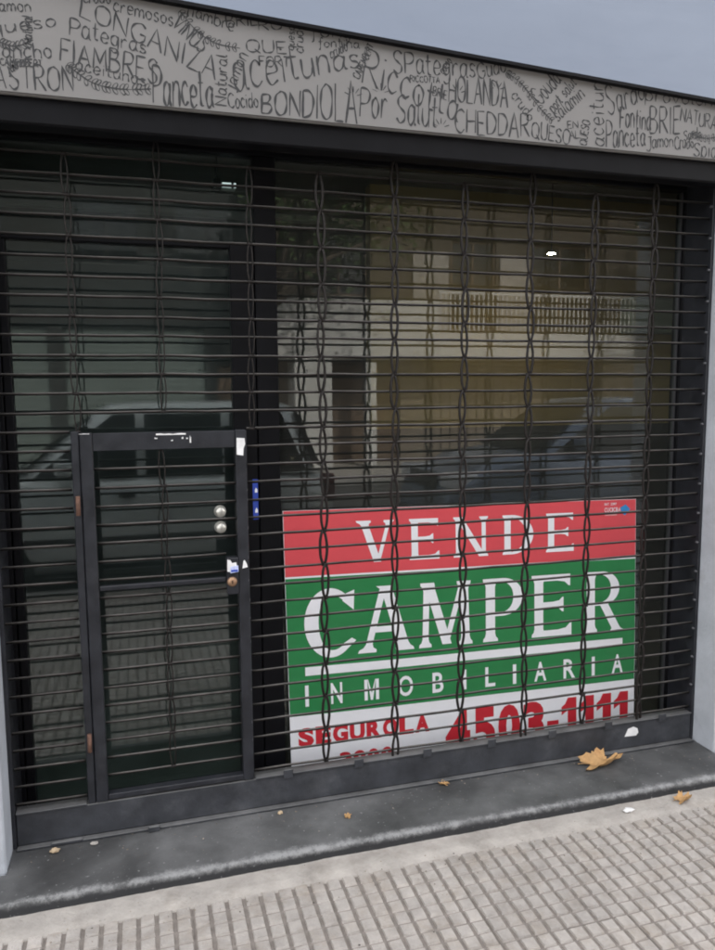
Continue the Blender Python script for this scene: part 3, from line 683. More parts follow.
# glyph builders in a unit box (x right, y down), pieces staggered by a hair
def fb(a, b, w0, fl=.05, fa=True, fbn=True):
    """stem with flared ends"""
    (ax, ay), (bx, by) = a, b; d = math.hypot(bx - ax, by - ay); tx, ty = (bx - ax) / d, (by - ay) / d; nx, ny = -ty, tx; e = min(.13, d * .3)
    h = w0 / 2; pr = [(0, h + (fl if fa else 0)), (.035 * d if fa else 0, h + (fl * .85 if fa else 0)), (e, h), (d - e, h), (d - .035 * d if fbn else d, h + (fl * .85 if fbn else 0)), (d, h + (fl if fbn else 0))]
    left = [(ax + tx * s + nx * q, ay + ty * s + ny * q) for s, q in pr]; right = [(ax + tx * s - nx * q, ay + ty * s - ny * q) for s, q in pr]
    return [[left[i], left[i + 1], right[i + 1], right[i]] for i in range(5)]
def arc(cx, cy, rx, ry, a0, a1, t0, t1, n=22, tm=None):
    """curved stroke: outer ellipse and an inner one; thickness from t0 to t1 (tm half way)"""
    out = []; pr = None
    for i in range(n + 1):
        s = i / n; a = R(a0 + (a1 - a0) * s)
        t = (t0 * (1 - s) + t1 * s) if tm is None else (t0 + (tm - t0) * math.sin(math.pi * s))
        o = (cx + rx * math.cos(a), cy + ry * math.sin(a)); q = (cx + (rx - t) * math.cos(a), cy + (ry - t * .55) * math.sin(a))
        if pr: out.append([pr[0], o, q, pr[1]])
        pr = (o, q)
    return out
def hb(xa, ya, xb, yb, wd, fl=.05, fa=True, fz=True):
    """upright or slanting stem cut level, with thin flat serifs at its ends"""
    pr = [(0, 1 if fa else 0), (.045, .9 if fa else 0), (.075, .30 if fa else 0), (.13, 0), (.87, 0), (.925, .30 if fz else 0), (.955, .9 if fz else 0), (1, 1 if fz else 0)]
    lv = [(xa + (xb - xa) * t, ya + (yb - ya) * t, wd / 2 + fl * q) for t, q in pr]
    return [[(a[0] - a[2], a[1]), (a[0] + a[2], a[1]), (b[0] + b[2], b[1]), (b[0] - b[2], b[1])] for a, b in zip(lv, lv[1:])]
def vb(xa, xb, y, wd, fl):
    """level arm with a flared tip on the right"""
    d = xb - xa; pr = [(0, 0), (.62, 0), (.84, .25), (.95, .95), (1, 1)]; lv = [(xa + d * t, wd / 2 + fl * q) for t, q in pr]
    c = lambda v: min(1, max(0, v))
    return [[(a[0], c(y - a[1])), (b[0], c(y - b[1])), (b[0], c(y + b[1])), (a[0], c(y + a[1]))] for a, b in zip(lv, lv[1:])]
def G(c):
    if c == 'V': return hb(.17, 0, .53, 1, .20, .10, True, False) + hb(.86, 0, .55, 1, .10, .09, True, False)
    if c == 'E': return hb(.18, 0, .18, 1, .22, .07) + vb(.1, .97, .05, .10, .09) + vb(.1, .80, .49, .10, .07) + vb(.1, 1, .95, .10, .10)
    if c == 'N': return hb(.13, 0, .13, 1, .12, .07) + hb(.88, 0, .88, 1, .12, .07) + [[(.06, 0), (.26, 0), (.94, 1), (.74, 1)]]
    if c == 'D': return hb(.17, 0, .17, 1, .20, .06) + arc(.3, .5, .7, .5, -90, 90, .11, .11, tm=.25) + [[(.1, 0), (.31, 0), (.31, .062), (.1, .062)], [(.1, .938), (.31, .938), (.31, 1), (.1, 1)]]
    if c == 'C': return arc(.5, .5, .5, .5, 48, 312, .13, .13, 34, tm=.27) + [[(.735, .19), (.80, .09), (.97, .04), (.95, .33)], [(.735, .81), (.90, .735), (.985, .775), (.82, .885)]]
    if c == 'A': return hb(.46, 0, .13, 1, .12, .11, False) + hb(.50, 0, .84, 1, .21, .07, False) + [[(.32, 0), (.605, 0), (.60, .05), (.40, .05)], [(.28, .61), (.70, .61), (.735, .70), (.25, .70)]]
    if c == 'M': return hb(.17, 0, .13, 1, .11, .06) + hb(.85, 0, .88, 1, .16, .05) + hb(.20, 0, .53, .97, .17, .02, True, False) + hb(.83, 0, .51, .97, .10, .02, True, False)
    if c == 'P': return hb(.19, 0, .19, 1, .23, .07) + arc(.5, .30, .5, .30, -90, 90, .10, .10, tm=.24) + [[(.1, 0), (.51, 0), (.51, .058), (.1, .058)], [(.1, .545), (.51, .545), (.51, .6), (.1, .6)]]
    if c == 'R': return hb(.17, 0, .17, 1, .21, .06) + arc(.46, .28, .45, .28, -90, 90, .10, .10, tm=.22) + [[(.1, 0), (.47, 0), (.47, .056), (.1, .056)], [(.1, .505), (.47, .505), (.47, .56), (.1, .56)]] + hb(.50, .53, .86, 1, .22, .06, False)
def glyphs(items, v0, v1, m, over=()):
    k = 0
    for c, u0, u1 in items:
        mb = MB(); a, b = (v0 - .004, v1 + .006) if c in over else (v0, v1)
        for q in G(c):
            k += 1; mb.poly([SP(u0 + (u1 - u0) * x, a + (b - a) * y, .0011 + .00004 * (k % 12)) for x, y in q])
        mb.build('letter', m, sign, fix=False)
glyphs([('V', .186, .284), ('E', .324, .406), ('N', .4455, .5435), ('D', .5855, .6785), ('E', .717, .8025)], .052, .229, M_white)
glyphs([('C', .0444, .179), ('A', .186, .3305), ('M', .343, .496), ('P', .5275, .6465), ('E', .673, .7955), ('R', .8355, .9585)], .334, .621, M_white, 'C')
sgrid(.043, .9588, .660, .697, .0011, nv=1).build('rule_bar', M_white, sign)
def font_mesh(ch, bold=0.0):
    cu = bpy.data.curves.new('t', 'FONT'); cu.body = ch; cu.size = 1; cu.offset = bold; cu.resolution_u = 4; cu.fill_mode = 'FRONT'
    o = bpy.data.objects.new('t', cu); C.objects.link(o); bpy.context.view_layer.update()
    me = o.evaluated_get(bpy.context.evaluated_depsgraph_get()).to_mesh()
    v = [(q.co.x, q.co.y) for q in me.vertices]; f = [tuple(p.vertices) for p in me.polygons]
    bpy.data.objects.remove(o); bpy.data.curves.remove(cu)
    xs = [p[0] for p in v]; ys = [p[1] for p in v]
    a, b, c, d = min(xs), max(xs), min(ys), max(ys)
    return [((x - a) / (b - a), 1 - (y - c) / (d - c)) for x, y in v], f
OWN = {'1': ([(.42, 0), (1, 0), (1, 1), (.42, 1), (.42, .30), (0, .40), (0, .21), (.24, .14)], [(1, 2, 3, 4), (0, 1, 4, 7), (7, 4, 5, 6)]),
       'M': ([(0, 0), (.22, 0), (.22, 1), (0, 1), (.78, 0), (1, 0), (1, 1), (.78, 1), (.26, 0), (.5, .66), (.74, 0), (.58, 1), (.42, 1)], [(0, 1, 2, 3), (4, 5, 6, 7), (1, 8, 9, 12), (4, 10, 9, 11), (9, 11, 12)])}
def textline(items, v0, v1, m, bold, d=.0012):
    for ch, u0, u1 in items:
        mb = MB(); a, b = v0, v1
        if ch == '-': a, b = v0 + (v1 - v0) * .5, v0 + (v1 - v0) * .64
        if ch == '.': a, b = v0 + (v1 - v0) * .82, v1
        v, f = font_mesh(ch, bold) if ch not in OWN else OWN[ch]; k = len(mb.v)
        mb.v += [SP(u0 + (u1 - u0) * x, a + (b - a) * y, d) for x, y in v]
        for q in f: mb.f.append(tuple(k + i for i in q)); mb.sm.append(False)
        mb.build('letter', m, sign, fix=False)
textline([('I', .0409, .0498), ('N', .1069, .1366), ('M', .195, .2338), ('O', .2869, .3268), ('B', .3814, .4125), ('I', .4687, .4785), ('L', .5339, .5634), ('I', .616, .6263),
          ('A', .681, .7179), ('R', .7709, .8072), ('I', .8598, .8695), ('A', .9246, .9608)], .738, .8298, M_white, .018)
def spread(s, u0, u1, gap, narrow={}):
    ws = [narrow.get(c, 1.0) for c in s]; tot = sum(ws) + gap * (len(s) - 1); out = []; x = u0
    for c, q in zip(s, ws):
        out.append((c, x, x + q * (u1 - u0) / tot)); x += (q + gap) * (u1 - u0) / tot
    return out
textline(spread('SEGUROLA', .020, .371, .12), .922, 1.003, M_redtxt, .055)
textline(spread('3900', .1245, .268, .14), 1.048, 1.128, M_redtxt, .055)
textline(spread('4503-1111', .417, .979, .14, {'1': .72, '-': .55, '4': 1.1}), .924, 1.128, M_redtxt, .05)
textline(spread('MAT 2397', .899, .936, .15, {' ': .6}) if False else [(c, a, b) for c, a, b in spread('MAT_2397', .899, .937, .2) if c != '_'], .014, .025, M_white, .02)
textline(spread('CUCICBA', .899, .950, .2, {'I': .35}), .036, .056, M_white, .01)
mb = MB(); mb.poly([SP(.949, .037, .0016), SP(.966, .023, .0016), SP(.981, .046, .0016), SP(.964, .074, .0016), SP(.953, .062, .0016)])
mb.build('blue_emblem', M_blue, sign, fix=False)
mb = MB(); mb.poly([SP(.900, .066, .0012), SP(.938, .066, .0012), SP(.938, .073, .0012), SP(.900, .073, .0012)]); mb.build('small_print', mat('pink print', (.75, .35, .35), .5, var=.2, vscale=300), sign, fix=False)

# ================================================================== INSIDE THE SHOP
EX, EZ = .335, 2.495
box_ = thing('wall_cabinet', 'pale grey-green cabinet hung on the ochre wall inside the shop', 'cabinet', (3.66, 1.99, 2.08))
M_cab = mat('pale cabinet', (.48, .54, .50), .5, var=.06)
MB().box(3.40, 3.95, 1.86, 1.9985, 2.09, 2.34, .012).build('body', M_cab, box_)
MB().box(3.425, 3.925, 1.852, 1.8595, 2.115, 2.315, .004).build('front_panel', M_cab, box_)
em = thing('emergency_light', 'small lit white lamp housing hung behind the glass above the door', 'lamp', (EX + .045, .35, EZ))
MB().box(EX + .022, EX + .082, .335, .38, EZ, EZ + .026, .005).build('housing', M_sticker, em)
M_dif = bpy.data.materials.new('lit diffuser'); M_dif.use_nodes = True
_b = M_dif.node_tree.nodes['Principled BSDF']; _b.inputs['Emission Color'].default_value = (.95, .97, 1, 1); _b.inputs['Emission Strength'].default_value = .35
MB().box(EX + .025, EX + .0605, .3318, .3345, EZ + .004, EZ + .022).build('diffuser', M_dif, em); MB().box(EX + .0715, EX + .080, .3318, .3345, EZ + .004, EZ + .022).build('diffuser', M_dif, em)
MB().box(EX - .012, EX + .0215, .33, .385, EZ - .006, EZ + .036, .004).build('bracket', M_trim, em)
MB().tube([(EX + .005, .36, EZ + .0362), (EX + .005, .36, 3.0195)], .006, 8).build('drop_rod', M_trim, em)
MB().box(EX + .062, EX + .070, .332, .3348, EZ + .002, EZ + .024).build('clip', M_trim, em)
LX, LY, LZ = 2.42, 1.30, 2.50  # added lamp: gives a small glint and lights the ochre wall
M_lit = bpy.data.materials.new('lit tube'); M_lit.use_nodes = True
_n = M_lit.node_tree.nodes; _b = _n['Principled BSDF']; _b.inputs['Emission Color'].default_value = (1, .80, .52, 1); _b.inputs['Emission Strength'].default_value = 130
pl = thing('wall_fill_lamp', 'small lit lamp added in front of the ochre wall inside the shop to brighten it', 'lamp', (LX, LY, LZ))
MB().lathe([(0, .012), (.014, .012), (.026, 0), (.027, -.004)], 'z', (LX, LY, LZ), 24).build('shade', M_sticker, pl)
MB().lathe([(0, -.008), (.012, -.007), (.018, -.004), (.018, -.002)], 'z', (LX, LY, LZ), 24).build('bulb', M_lit, pl)
MB().tube([(LX, LY, LZ + .012), (LX, LY, 3.0195)], .004, 6).build('cord', M_trim, pl)

# ================================================================== LITTER
def leaf(label, loc, size, rot, curl, seed, name='dry_leaf', sx=1.0, sy=1.0):
    """lobed plane-tree leaf, curled up from the ground"""
    rnd = random.Random(seed); n = 60; mb = MB(); rim = []
    for i in range(n):
        a = 2 * math.pi * i / n
        r = .55 + .34 * abs(math.cos(2.5 * a)) ** 1.4 + .07 * math.sin(17 * a + seed) * abs(math.cos(2.5 * a)); r *= rnd.uniform(.94, 1.05)
        if abs(a - math.pi) < .25: r *= .75
        rim.append((r * math.cos(a), r * math.sin(a)))
    def pos(x, y):
        z = curl * (.55 * y * y + .25 * max(0, x) ** 2 + .18 * math.sin(3.1 * x + seed) * y + .06 * math.sin(8 * x + 5 * y))
        return Vector((x * size * sx, y * size * sy * (1 - .25 * curl * abs(y)), z * size))
    rows = [[pos(x * t, y * t) for x, y in rim] for t in (.02, .22, .42, .62, .8, .92, 1.0)]
    mn = min(p.z for r_ in rows for p in r_)
    rows = [[p - Vector((0, 0, mn - .0012)) for p in r_] for r_ in rows]
    top = [[p + Vector((0, 0, .0008)) for p in r_] for r_ in rows]
    mb.grid(rows, close=True); mb.grid(top, close=True); mb.grid([rows[-1], top[-1]], close=True)
    mb.poly([p for p in rows[0]]); mb.poly([p for p in top[0]])
    s0 = pos(-.5, 0) - Vector((0, 0, mn - .003)); mb2 = MB().tube([s0, s0 + Vector((-.25 * size, .02 * size, .006)), s0 + Vector((-.5 * size, .10 * size, .004))], .0014, 5)
    o = thing(name, label, 'leaf', loc); o.rotation_euler = (0, 0, rot)
    bl = bpy.data.objects.new('blade', mb.mesh('blade')); bl.data.materials.append(M_leaf); C.objects.link(bl); bl.parent = o
    st = bpy.data.objects.new('stalk', mb2.mesh('stalk')); st.data.materials.append(M_leaf); C.objects.link(st); st.parent = o
    return o
leaf('big curled brown plane leaf lying on the dark step against the bottom rail', (1.885, -.105, .0505), .100, .05, 1.1, 3, sx=1.2, sy=.85)
leaf('tiny broken tan leaf lying in the middle of the dark step', (.72, -.171, .0505), .020, 1.2, .8, 5)
leaf('small crumpled brown leaf scrap on the step close under the rail', (1.166, -.058, .0505), .026, 2.5, .9, 8)
leaf('folded reddish brown leaf on the pavement just off the step', (2.085, -.385, .0035), .048, .2, 1.3, 11)
def chip(label, cat, name, loc, sx, sy, h, m, seed):
    rnd = random.Random(seed); b = bmesh.new(); bmesh.ops.create_icosphere(b, subdivisions=2, radius=1)
    for v in b.verts:
        f = 1 + .45 * noise.noise(v.co * 1.7 + Vector((seed, 0, 0))); v.co = Vector((v.co.x * sx * f, v.co.y * sy * f, v.co.z * h * f))
    mz = min(v.co.z for v in b.verts)
    for v in b.verts: v.co.z -= mz
    o = bpy.data.objects.new(name, MB().bm(b).mesh(name)); o.data.materials.append(m); C.objects.link(o); o.location = loc
    return tag(o, label, cat)
chip('crumpled scrap of white paper on the cement strip below the step', 'paper scrap', 'paper_scrap', (1.824, -.389, .003), .022, .012, .008, M_sticker, 2)
chip('tan stone chip in the corner of step and white jamb', 'stone chip', 'stone_chip', (-.343, -.085, .0505), .016, .010, .008, mat('tan chip', (.5, .38, .25), .9, var=.2), 4)
chip('pale crumb of plaster on the step near the gate', 'plaster crumb', 'plaster_crumb', (.474, -.075, .0505), .011, .008, .006, mat('tan chip', (.5, .38, .25), .9), 6)
chip('grey plaster crumb on the step under the gate hinge post', 'plaster crumb', 'plaster_crumb', (-.21, -.075, .0505), .014, .007, .006, M_cement, 9)

# grit and crumbs swept about the step and the pavement
rnd = random.Random(5); mb = MB()
for k in range(420):
    if k < 150: x, y, z = rnd.uniform(-.45, 2.4), -.045 - abs(rnd.gauss(0, .10)), .0502
    else: x, y, z = rnd.uniform(-.6, 2.6), -.34 - abs(rnd.gauss(0, .22)), .0015
    if z > .01 and y < -.30: continue
    r_ = rnd.uniform(.0010, .0034) * (1.5 if rnd.random() < .1 else 1); n_ = 5; a0 = rnd.random() * 6
    base = [(x + r_ * rnd.uniform(.6, 1.3) * math.cos(a0 + 6.283 * j / n_), y + r_ * rnd.uniform(.6, 1.3) * math.sin(a0 + 6.283 * j / n_), z) for j in range(n_)]
    tp = (x, y, z + r_ * rnd.uniform(.4, 1.0))
    for j in range(n_): mb.poly([base[j], base[(j + 1) % n_], tp])
    mb.poly(base[::-1])
tag(mb.build('grit', mat('pale grit', (.30, .25, .20), .9, var=.6, vscale=30, col2=(.07, .06, .05), lo=.42, hi=.58, world=True)), 'fine pale and dark crumbs strewn over the step and pavement', 'grit', kind='stuff')

# ================================================================== ACROSS THE STREET (seen in the glass)
def wallgrid(mb, x0, x1, z0, z1, y0, y1, ops):
    xs = sorted({x0, x1, *[o[0] for o in ops], *[o[1] for o in ops]}); zs = sorted({z0, z1, *[o[2] for o in ops], *[o[3] for o in ops]})
    xs = [q for q in xs if x0 <= q <= x1]; zs = [q for q in zs if z0 <= q <= z1]
    for i in range(len(xs) - 1):
        for j in range(len(zs) - 1):
            cx, cz = (xs[i] + xs[i + 1]) / 2, (zs[j] + zs[j + 1]) / 2
            if any(o[0] < cx < o[1] and o[2] < cz < o[3] for o in ops): continue
            mb.box(xs[i], xs[i + 1], y0, y1, zs[j], zs[j + 1])
def window(par, x0, x1, z0, z1, y, fm, nx=2, sill=True):
    f = MB(); t = .06
    f.box(x0 + .002, x0 + t, y - .12, y - .06, z0 + .002, z1 - .002); f.box(x1 - t, x1 - .002, y - .12, y - .06, z0 + .002, z1 - .002)
    f.box(x0 + t, x1 - t, y - .12, y - .06, z0 + .002, z0 + t); f.box(x0 + t, x1 - t, y - .12, y - .06, z1 - t, z1 - .002)
    for k in range(1, nx):
        c = x0 + (x1 - x0) * k / nx; f.box(c - .025, c + .025, y - .119, y - .061, z0 + t, z1 - t)
    wo = f.build('window', fm, par)
    MB().box(x0 + .003, x1 - .003, y - .095, y - .085, z0 + .003, z1 - .003).build('pane', M_hglass, wo)
    if sill: MB().box(x0 - .06, x1 + .06, y + .001, y + .09, z0 - .07, z0 - .003).build('sill', M_cement, wo)
    MB().box(x0 + .003, x1 - .003, y - .9, y - .88, z0 + .003, z1 - .003).build('blind', M_dark, wo)
FY = -14.0
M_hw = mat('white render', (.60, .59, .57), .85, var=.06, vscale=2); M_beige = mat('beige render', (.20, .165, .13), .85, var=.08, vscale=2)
M_grn = mat('grey-green shutter', (.135, .16, .15), .6, var=.08, vscale=3); M_brown = mat('brown timber', (.13, .085, .055), .6, var=.2, vscale=8)
hA = thing('balcony_house', 'white and beige two storey house with a railed balcony across the street', 'house', (7.5, FY, 0))
opsA = [(3.35, 4.15, .05, 2.38), (4.4, 6.1, .05, 2.36), (6.7, 9.6, .05, 2.30), (10.1, 11.6, .9, 2.3), (7.4, 8.6, 3.15, 5.3), (9.6, 11.2, 3.15, 5.3), (3.9, 5.3, 3.9, 5.3), (3.9, 5.3, 6.6, 8), (7.4, 8.6, 6.6, 8), (9.8, 11.0, 6.6, 8)]
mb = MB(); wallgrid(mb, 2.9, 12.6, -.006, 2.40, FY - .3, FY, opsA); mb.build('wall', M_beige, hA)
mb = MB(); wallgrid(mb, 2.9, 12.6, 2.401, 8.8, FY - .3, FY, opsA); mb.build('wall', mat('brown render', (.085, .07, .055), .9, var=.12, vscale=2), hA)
for x0, x1 in ((6.4, 7.32), (8.68, 9.5)): MB().box(x0, x1, FY + .001, FY + .06, 3.09, 5.0, .01).build('wall_panel', M_cement, hA)
MB().box(2.9, 12.6, FY - 7, FY - 1.2, -.006, 8.8).build('house_core', M_dark, hA)
MB().box(2.8, 12.7, FY - 7.1, FY + .25, 8.801, 9.0).build('roof', M_cement, hA)
MB().box(2.9, 12.0, FY + .001, FY + 1.0, 2.42, 3.08, .02).build('balcony_slab', M_hw, hA)
for (x0, x1, z0, z1, *_) in opsA[3:]: window(hA, x0, x1, z0, z1, FY, M_brown)
MB().box(3.36, 4.14, FY - .16, FY - .08, .05, 2.37).build('door', M_hw, hA)
MB().box(4.41, 6.09, FY - .2, FY - .1, .05, 2.35).build('door', M_brown, hA)
gd = MB().box(6.71, 9.59, FY - .2, FY - .12, .05, 2.29).build('garage_door', M_beige, hA)
for k in range(12): MB().box(6.73 + k * .238, 6.73 + k * .238 + .20, FY - .1195, FY - .09, .08, 2.26).build('slat', M_beige, gd)
MB().box(4.95, 5.2, FY + .7, FY + .95, -.006, 2.419, .02).build('column', M_hw, hA)
MB().box(3.28, 4.12, FY + 1.002, FY + 1.12, -.006, 3.0, .02).build('entrance_panel', M_hw, hA)
ra = MB().box(6.7, 11.9, FY + .90, FY + .95, 3.90, 3.96).build('balcony_railing', M_hw, hA)
bal = MB().box(-.018, .018, -.018, .018, 0, .82).mesh('baluster'); bal.materials.append(M_hw)
for k in range(44): inst('baluster', bal, (6.75 + k * .1195, FY + .925, 3.081), ra)
MB().box(2.9, 6.698, FY + .86, FY + .98, 3.081, 3.75).build('parapet', M_hw, hA)
hB = thing('shuttered_house', 'grey-green shuttered workshop front beside the balcony house across the street', 'house', (-1.2, FY, 0))
opsB = [(-4.4, -1.75, .02, 3.1), (-1.45, 1.5, .02, 3.1), (1.75, 2.6, .02, 2.3), (-4.0, -2.6, 4.4, 5.8), (-1.2, .2, 4.4, 5.8), (.9, 2.3, 4.4, 5.8)]
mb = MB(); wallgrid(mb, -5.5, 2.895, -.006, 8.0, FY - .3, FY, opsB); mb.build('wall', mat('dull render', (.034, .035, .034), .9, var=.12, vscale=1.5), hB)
MB().box(-5.5, 2.79, FY - 7, FY - 1.2, -.006, 8.0).build('house_core', M_dark, hB)
MB().box(-5.6, 2.79, FY - 7, FY + .2, 8.001, 8.2).build('roof', M_cement, hB)
for (x0, x1, z0, z1) in opsB[:2]:
    sh = MB().box(x0 + .01, x1 - .01, FY - .2, FY - .12, .02, 3.09).build('shutter', M_grn, hB)
    for k in range(24): MB().box(x0 + .03, x1 - .03, FY - .1195, FY - .1, .05 + k * .126, .05 + k * .126 + .112).build('slat', M_grn, sh)
MB().box(1.76, 2.59, FY - .2, FY - .12, .02, 2.29).build('door', M_brown, hB)
for o_ in opsB[3:]: window(hB, *o_, FY, M_dark, sill=False)
hC = thing('brick_house', 'brown rendered house at the end of the row across the street', 'house', (17, FY, 0))
opsC = [(13.4, 14.4, .02, 2.3), (15, 17, 1, 2.4), (13.6, 15, 4.2, 5.7), (16.4, 18, 4.2, 5.7), (19, 20.6, 4.2, 5.7), (18.4, 20.6, 1, 2.4)]
mb = MB(); wallgrid(mb, 12.605, 22, -.006, 7.6, FY - .3, FY, opsC); mb.build('wall', mat('tan render', (.30, .235, .17), .9, var=.1, vscale=2), hC)
MB().box(12.75, 22, FY - 7, FY - 1.2, -.006, 7.6).build('house_core', M_dark, hC); MB().box(12.75, 22.1, FY - 7, FY + .2, 7.601, 7.8).build('roof', M_cement, hC)
MB().box(13.41, 14.39, FY - .2, FY - .12, .02, 2.29).build('door', M_brown, hC)
for o_ in opsC[1:]: window(hC, *o_, FY, M_hw)

# ---- street trees
M_bark = mat('bark', (.10, .08, .06), .95, var=.3, vscale=12, bump=.8, bscale=30)
M_fol = mat('foliage', (.045, .075, .022), .7, var=.35, vscale=1.5, rand=.0)
def tree(label, loc, h, rad, seed, n=5200, off=0.0):
    rnd = random.Random(seed); o = thing('street_tree', label, 'tree', loc, 'street trees across the road')
    X, Y, Z = loc; mb = MB()
    mb.tube([(X, Y, Z), (X + .04, Y, Z + .5), (X - .03, Y + .05, Z + 1.6), (X + .05, Y, Z + h * .45)], [.19, .15, .13, .11], 10)
    tips = []
    for k in range(8):
        a = k * 2.4 + rnd.random(); r = rad * rnd.uniform(.45, .85); z1 = Z + h * rnd.uniform(.58, .9)
        p0 = (X + .03, Y, Z + h * rnd.uniform(.34, .45)); p2 = (X + off + r * math.cos(a), Y + r * math.sin(a), z1); p1 = ((p0[0] + p2[0]) / 2, (p0[1] + p2[1]) / 2, (p0[2] + p2[2]) / 2 + .3)
        mb.tube([p0, p1, p2], [.075, .05, .02], 7); tips += [p1, p2]
    mb.build('trunk', M_bark, o)
    cl = [(Vector(t), rnd.uniform(.5, .95)) for t in tips] + [(Vector((X + off + rnd.gauss(0, rad * .42), Y + rnd.gauss(0, rad * .42), Z + h * rnd.uniform(.54, .97))), rnd.uniform(.4, .9)) for _ in range(20)]
    lb = MB()
    for _ in range(n):
        c, r = rnd.choice(cl); d = Vector((rnd.gauss(0, 1), rnd.gauss(0, 1), rnd.gauss(0, 1))).normalized() * r * rnd.random() ** .45
        p = c + d; a = Vector((rnd.gauss(0, 1), rnd.gauss(0, 1), rnd.gauss(0, .6))).normalized(); b = a.cross(Vector((rnd.gauss(0, 1), rnd.gauss(0, 1), rnd.gauss(0, 1)))).normalized(); s = rnd.uniform(.05, .10)
        lb.poly([p - a * s, p + b * s * .55, p + a * s, p - b * s * .55])
    lb.build('crown', M_fol, o, fix=False)
tree('dense street tree standing in front of the balcony house', (2.35, -11.9, -.006), 8.4, 1.8, 21, off=1.7)
tree('broad street tree standing before the grey-green shutters', (-5.2, -11.8, -.006), 8.0, 2.0, 33)
tree('tall street tree at the corner of the brown house', (13.2, -11.9, -.006), 7.8, 2.0, 44)

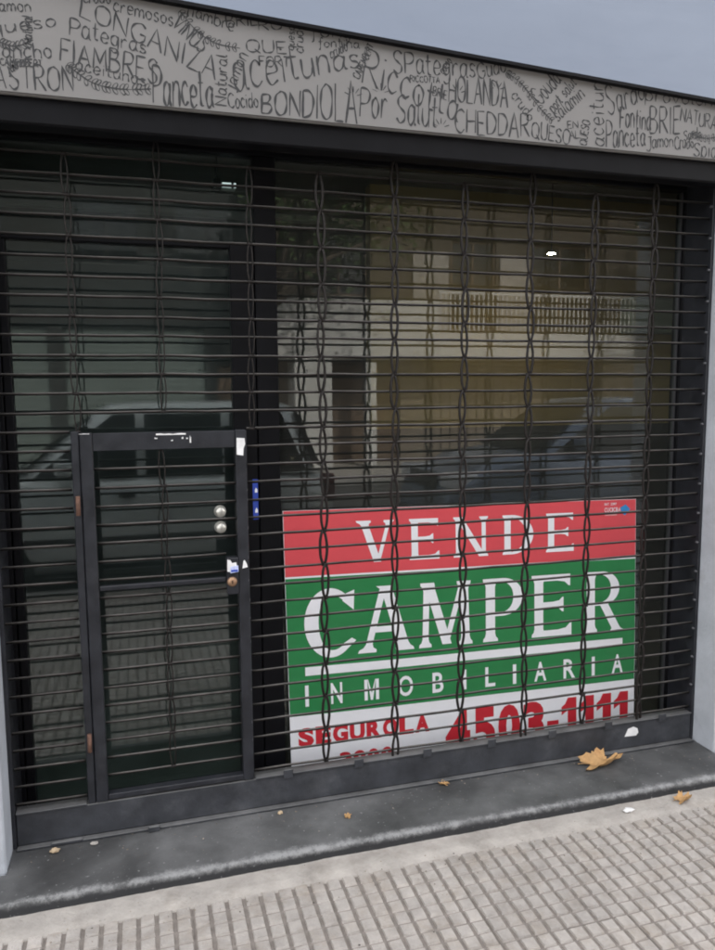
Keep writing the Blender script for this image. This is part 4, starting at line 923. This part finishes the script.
# ---- parked cars
def car(label, group, x_front, y_near, length, width, hood_z, belt_z, roof_z, paint, face=-1, rear='hatch', hood=.95, rake=.75, name='parked_car'):
    """face -1: nose towards -x. local s runs from nose (0) to tail (length)"""
    yc = y_near - width / 2; Zr = -.13
    o = thing(name, label, 'car', (x_front - face * length / 2, yc, Zr), group)
    X = lambda s: x_front - face * s
    W = width / 2
    st = [0, .06, .25, .6, hood, hood + .3, length * .5, length * .7, length - .5, length - .15, length - .03, length]
    rows = []
    for s in st:
        e = min(s, length - s); tw = W * (1 - .20 * max(0, 1 - e / .5) ** 2)
        if s <= hood: top = hood_z - .10 - .22 * (1 - s / hood) ** 1.6 if s < .3 else hood_z - .10 * (1 - (s - .3) / (hood - .3))
        elif s < length - .6: top = belt_z
        else: top = belt_z - .02 - (.10 if rear != 'hatch' else .05) * (1 - (length - s) / .6)
        bot = .22 + .14 * max(0, 1 - e / .35)
        if e < .02: top -= .12
        prof = []
        for (fy, fz) in ((0, 0), (.80, 0), (.95, .06), (1, .22), (1.0, .52), (.985, .74), (.955, .90), (.88, .985), (.5, 1.0), (0, 1.0)):
            prof.append((X(s), fy * tw, Zr + bot + (top - bot) * fz))
        full = [(p[0], yc + p[1], p[2]) for p in prof] + [(p[0], yc - p[1], p[2]) for p in prof[-2:0:-1]]
        rows.append(full)
    mb = MB(); mb.grid(rows, close=True); mb.poly(rows[0]); mb.poly(rows[-1])
    # cabin
    s0b, s1b = hood - .05, length - (.12 if rear == 'hatch' else .75); s0r, s1r = hood + rake, length - (.38 if rear == 'hatch' else 1.25)
    def loop(a, b, wd, z, ex=7, n=40):
        out = []
        for k in range(n):
            t = 2 * math.pi * (k + .5) / n; c, s_ = math.cos(t), math.sin(t)
            q = (abs(c) ** ex + abs(s_) ** ex) ** (-1 / ex)
            out.append((X((a + b) / 2 + (b - a) / 2 * c * q), yc + wd * s_ * q, Zr + z))
        return out
    lp = [loop(s0b, s1b, W * .90, belt_z - .03), loop(s0b + (s0r - s0b) * .5, s1b + (s1r - s1b) * .5, W * .84, (belt_z + roof_z) / 2), loop(s0r - .06, s1r + .05, W * .765, roof_z - .055), loop(s0r + .04, s1r - .04, W * .71, roof_z - .012), loop(s0r + .35, s1r - .3, W * .5, roof_z + .008)]
    mb.grid(lp, close=True); mb.poly(lp[-1])
    body = mb.build('body', paint, o)
    zb, zt = belt_z + .0, roof_z - .09
    def side(s, z, sg):
        f = (z - belt_z) / (roof_z - belt_z); wd = W * (.90 - .138 * f) + .012
        return (X(s), yc + sg * wd, Zr + z)
    fs = lambda z: s0b + (s0r - s0b) * (z - belt_z) / (roof_z - belt_z); rs = lambda z: s1b + (s1r - s1b) * (z - belt_z) / (roof_z - belt_z)
    mid = length * .53
    for sg in (-1, 1):
        for (a0, a1) in (('f', mid - .04), (mid + .04, mid + .72), (mid + .80, 'r')):
            pts = []
            for z, which in ((zb, 0), (zb, 1), (zt, 1), (zt, 0)):
                e = a0 if which == 0 else a1
                s = fs(z) + .20 if e == 'f' else (rs(z) - .16 if e == 'r' else e); pts.append(side(s, z, sg))
            if pts[1][0] == pts[0][0] or (pts[1][0] - pts[0][0]) * -face < .05: continue
            q = [(p[0], p[1] - sg * .006, p[2]) for p in pts]; g = MB(); g.poly(pts); g.poly(q[::-1])
            for k in range(4): g.poly([pts[k], pts[(k + 1) % 4], q[(k + 1) % 4], q[k]])
            g.build('side_window', M_cglass2, o)
        dh = MB().box(min(X(mid - .2), X(mid - .06)), max(X(mid - .2), X(mid - .06)), yc + sg * W - (.012 if sg > 0 else .012), yc + sg * W + .012 * 1 + (.0 if sg > 0 else 0), Zr + belt_z - .18, Zr + belt_z - .145).build('door_handle', M_trim, body)
        MB().box(min(X(.5), X(length - .5)), max(X(.5), X(length - .5)), yc + sg * W - .012, yc + sg * W + .012, Zr + .50, Zr + .56, .004).build('side_moulding', M_trim, body)
        mr = MB(); c = side(hood + .42, belt_z + .02, sg); mr.box(c[0] - .07, c[0] + .07, min(c[1], c[1] + sg * .19), max(c[1], c[1] + sg * .19), c[2] - .0, c[2] + .15, .03); mr.build('wing_mirror', paint, o)
        hl = MB(); a, b = X(.015), X(.36); hl.box(min(a, b), max(a, b), yc + sg * W * .70 - .14, yc + sg * W * .70 + .14, Zr + hood_z - .36, Zr + hood_z - .19, .03); hl.build('headlight', M_lamp, o)
        tl = MB(); a, b = X(length - .10), X(length + .012); tl.box(min(a, b), max(a, b), yc + sg * W * .76 - .09, yc + sg * W * .76 + .09, Zr + belt_z - .32, Zr + belt_z - .05, .02); tl.build('tail_light', M_tail, o)
    # windscreen and rear screen
    for (sb, sr, sgn, nm) in ((s0b, s0r, -1, 'windscreen'), (s1b, s1r, 1, 'rear_window')):
        f = lambda z: sb + (sr - sb) * (z - belt_z) / (roof_z - belt_z) + sgn * .02
        pts = [(X(f(zb + .02)), yc - W * .78, Zr + zb + .02), (X(f(zb + .02)), yc + W * .78, Zr + zb + .02), (X(f(zt)), yc + W * .66, Zr + zt), (X(f(zt)), yc - W * .66, Zr + zt)]
        q = [(X(f(zb + .02) - sgn * .008), p[1], p[2]) if k < 2 else (X(f(zt) - sgn * .008), p[1], p[2]) for k, p in enumerate(pts)]; g = MB(); g.poly(pts); g.poly(q[::-1])
        for k in range(4): g.poly([pts[k], pts[(k + 1) % 4], q[(k + 1) % 4], q[k]])
        g.build(nm, M_cglass2, o)
    bp = MB(); a, b = X(-.05), X(.12); bp.box(min(a, b), max(a, b), yc - W * .80, yc + W * .80, Zr + .30, Zr + .50, .04); bp.build('bumper', M_trim, o)
    bp = MB(); a, b = X(length - .12), X(length + .05); bp.box(min(a, b), max(a, b), yc - W * .80, yc + W * .80, Zr + .32, Zr + .52, .04); bp.build('bumper', M_trim, o)
    gr_ = MB(); a, b = X(-.006), X(.05); gr_.box(min(a, b), max(a, b), yc - W * .42, yc + W * .42, Zr + hood_z - .38, Zr + hood_z - .22, .01); gr_.build('radiator_grille', M_trim, o)
    for s in (.78, length - .72):
        for sg in (-1, 1):
            c = (X(s), yc + sg * (W - .10), Zr + .31)
            wl = MB().lathe([(.19, -.10), (.29, -.10), (.31, -.07), (.31, .07), (.29, .10), (.19, .10)], 'y', c, 28).build('wheel', M_tyre, o)
            MB().lathe([(0, sg * .06), (.05, sg * .085), (.07, sg * .07), (.16, sg * .075), (.19, sg * .10), (.19, -sg * .08)], 'y', c, 20).build('rim', M_rim, wl)
    return o
M_cglass2 = mat('car window', (.012, .014, .015), .04, spec=.6)
M_silver = mat('silver paint', (.55, .58, .57), .28, .35, var=.03, vscale=2)
M_navy = mat('blue-grey paint', (.20, .245, .33), .22, .4, var=.03, vscale=2)
car('silver boxy hatchback parked at the kerb facing the shop door', 'cars parked along the kerb', -2.0, -3.70, 3.80, 1.70, 1.10, 1.08, 1.72, M_silver, -1, 'hatch', .95, .75)
car('blue-grey saloon with a sloping windscreen parked at the kerb beside the for-sale window', 'cars parked along the kerb', 3.0, -3.72, 4.3, 1.72, 1.16, 1.16, 1.72, M_navy, -1, 'sedan', 1.05, .80)
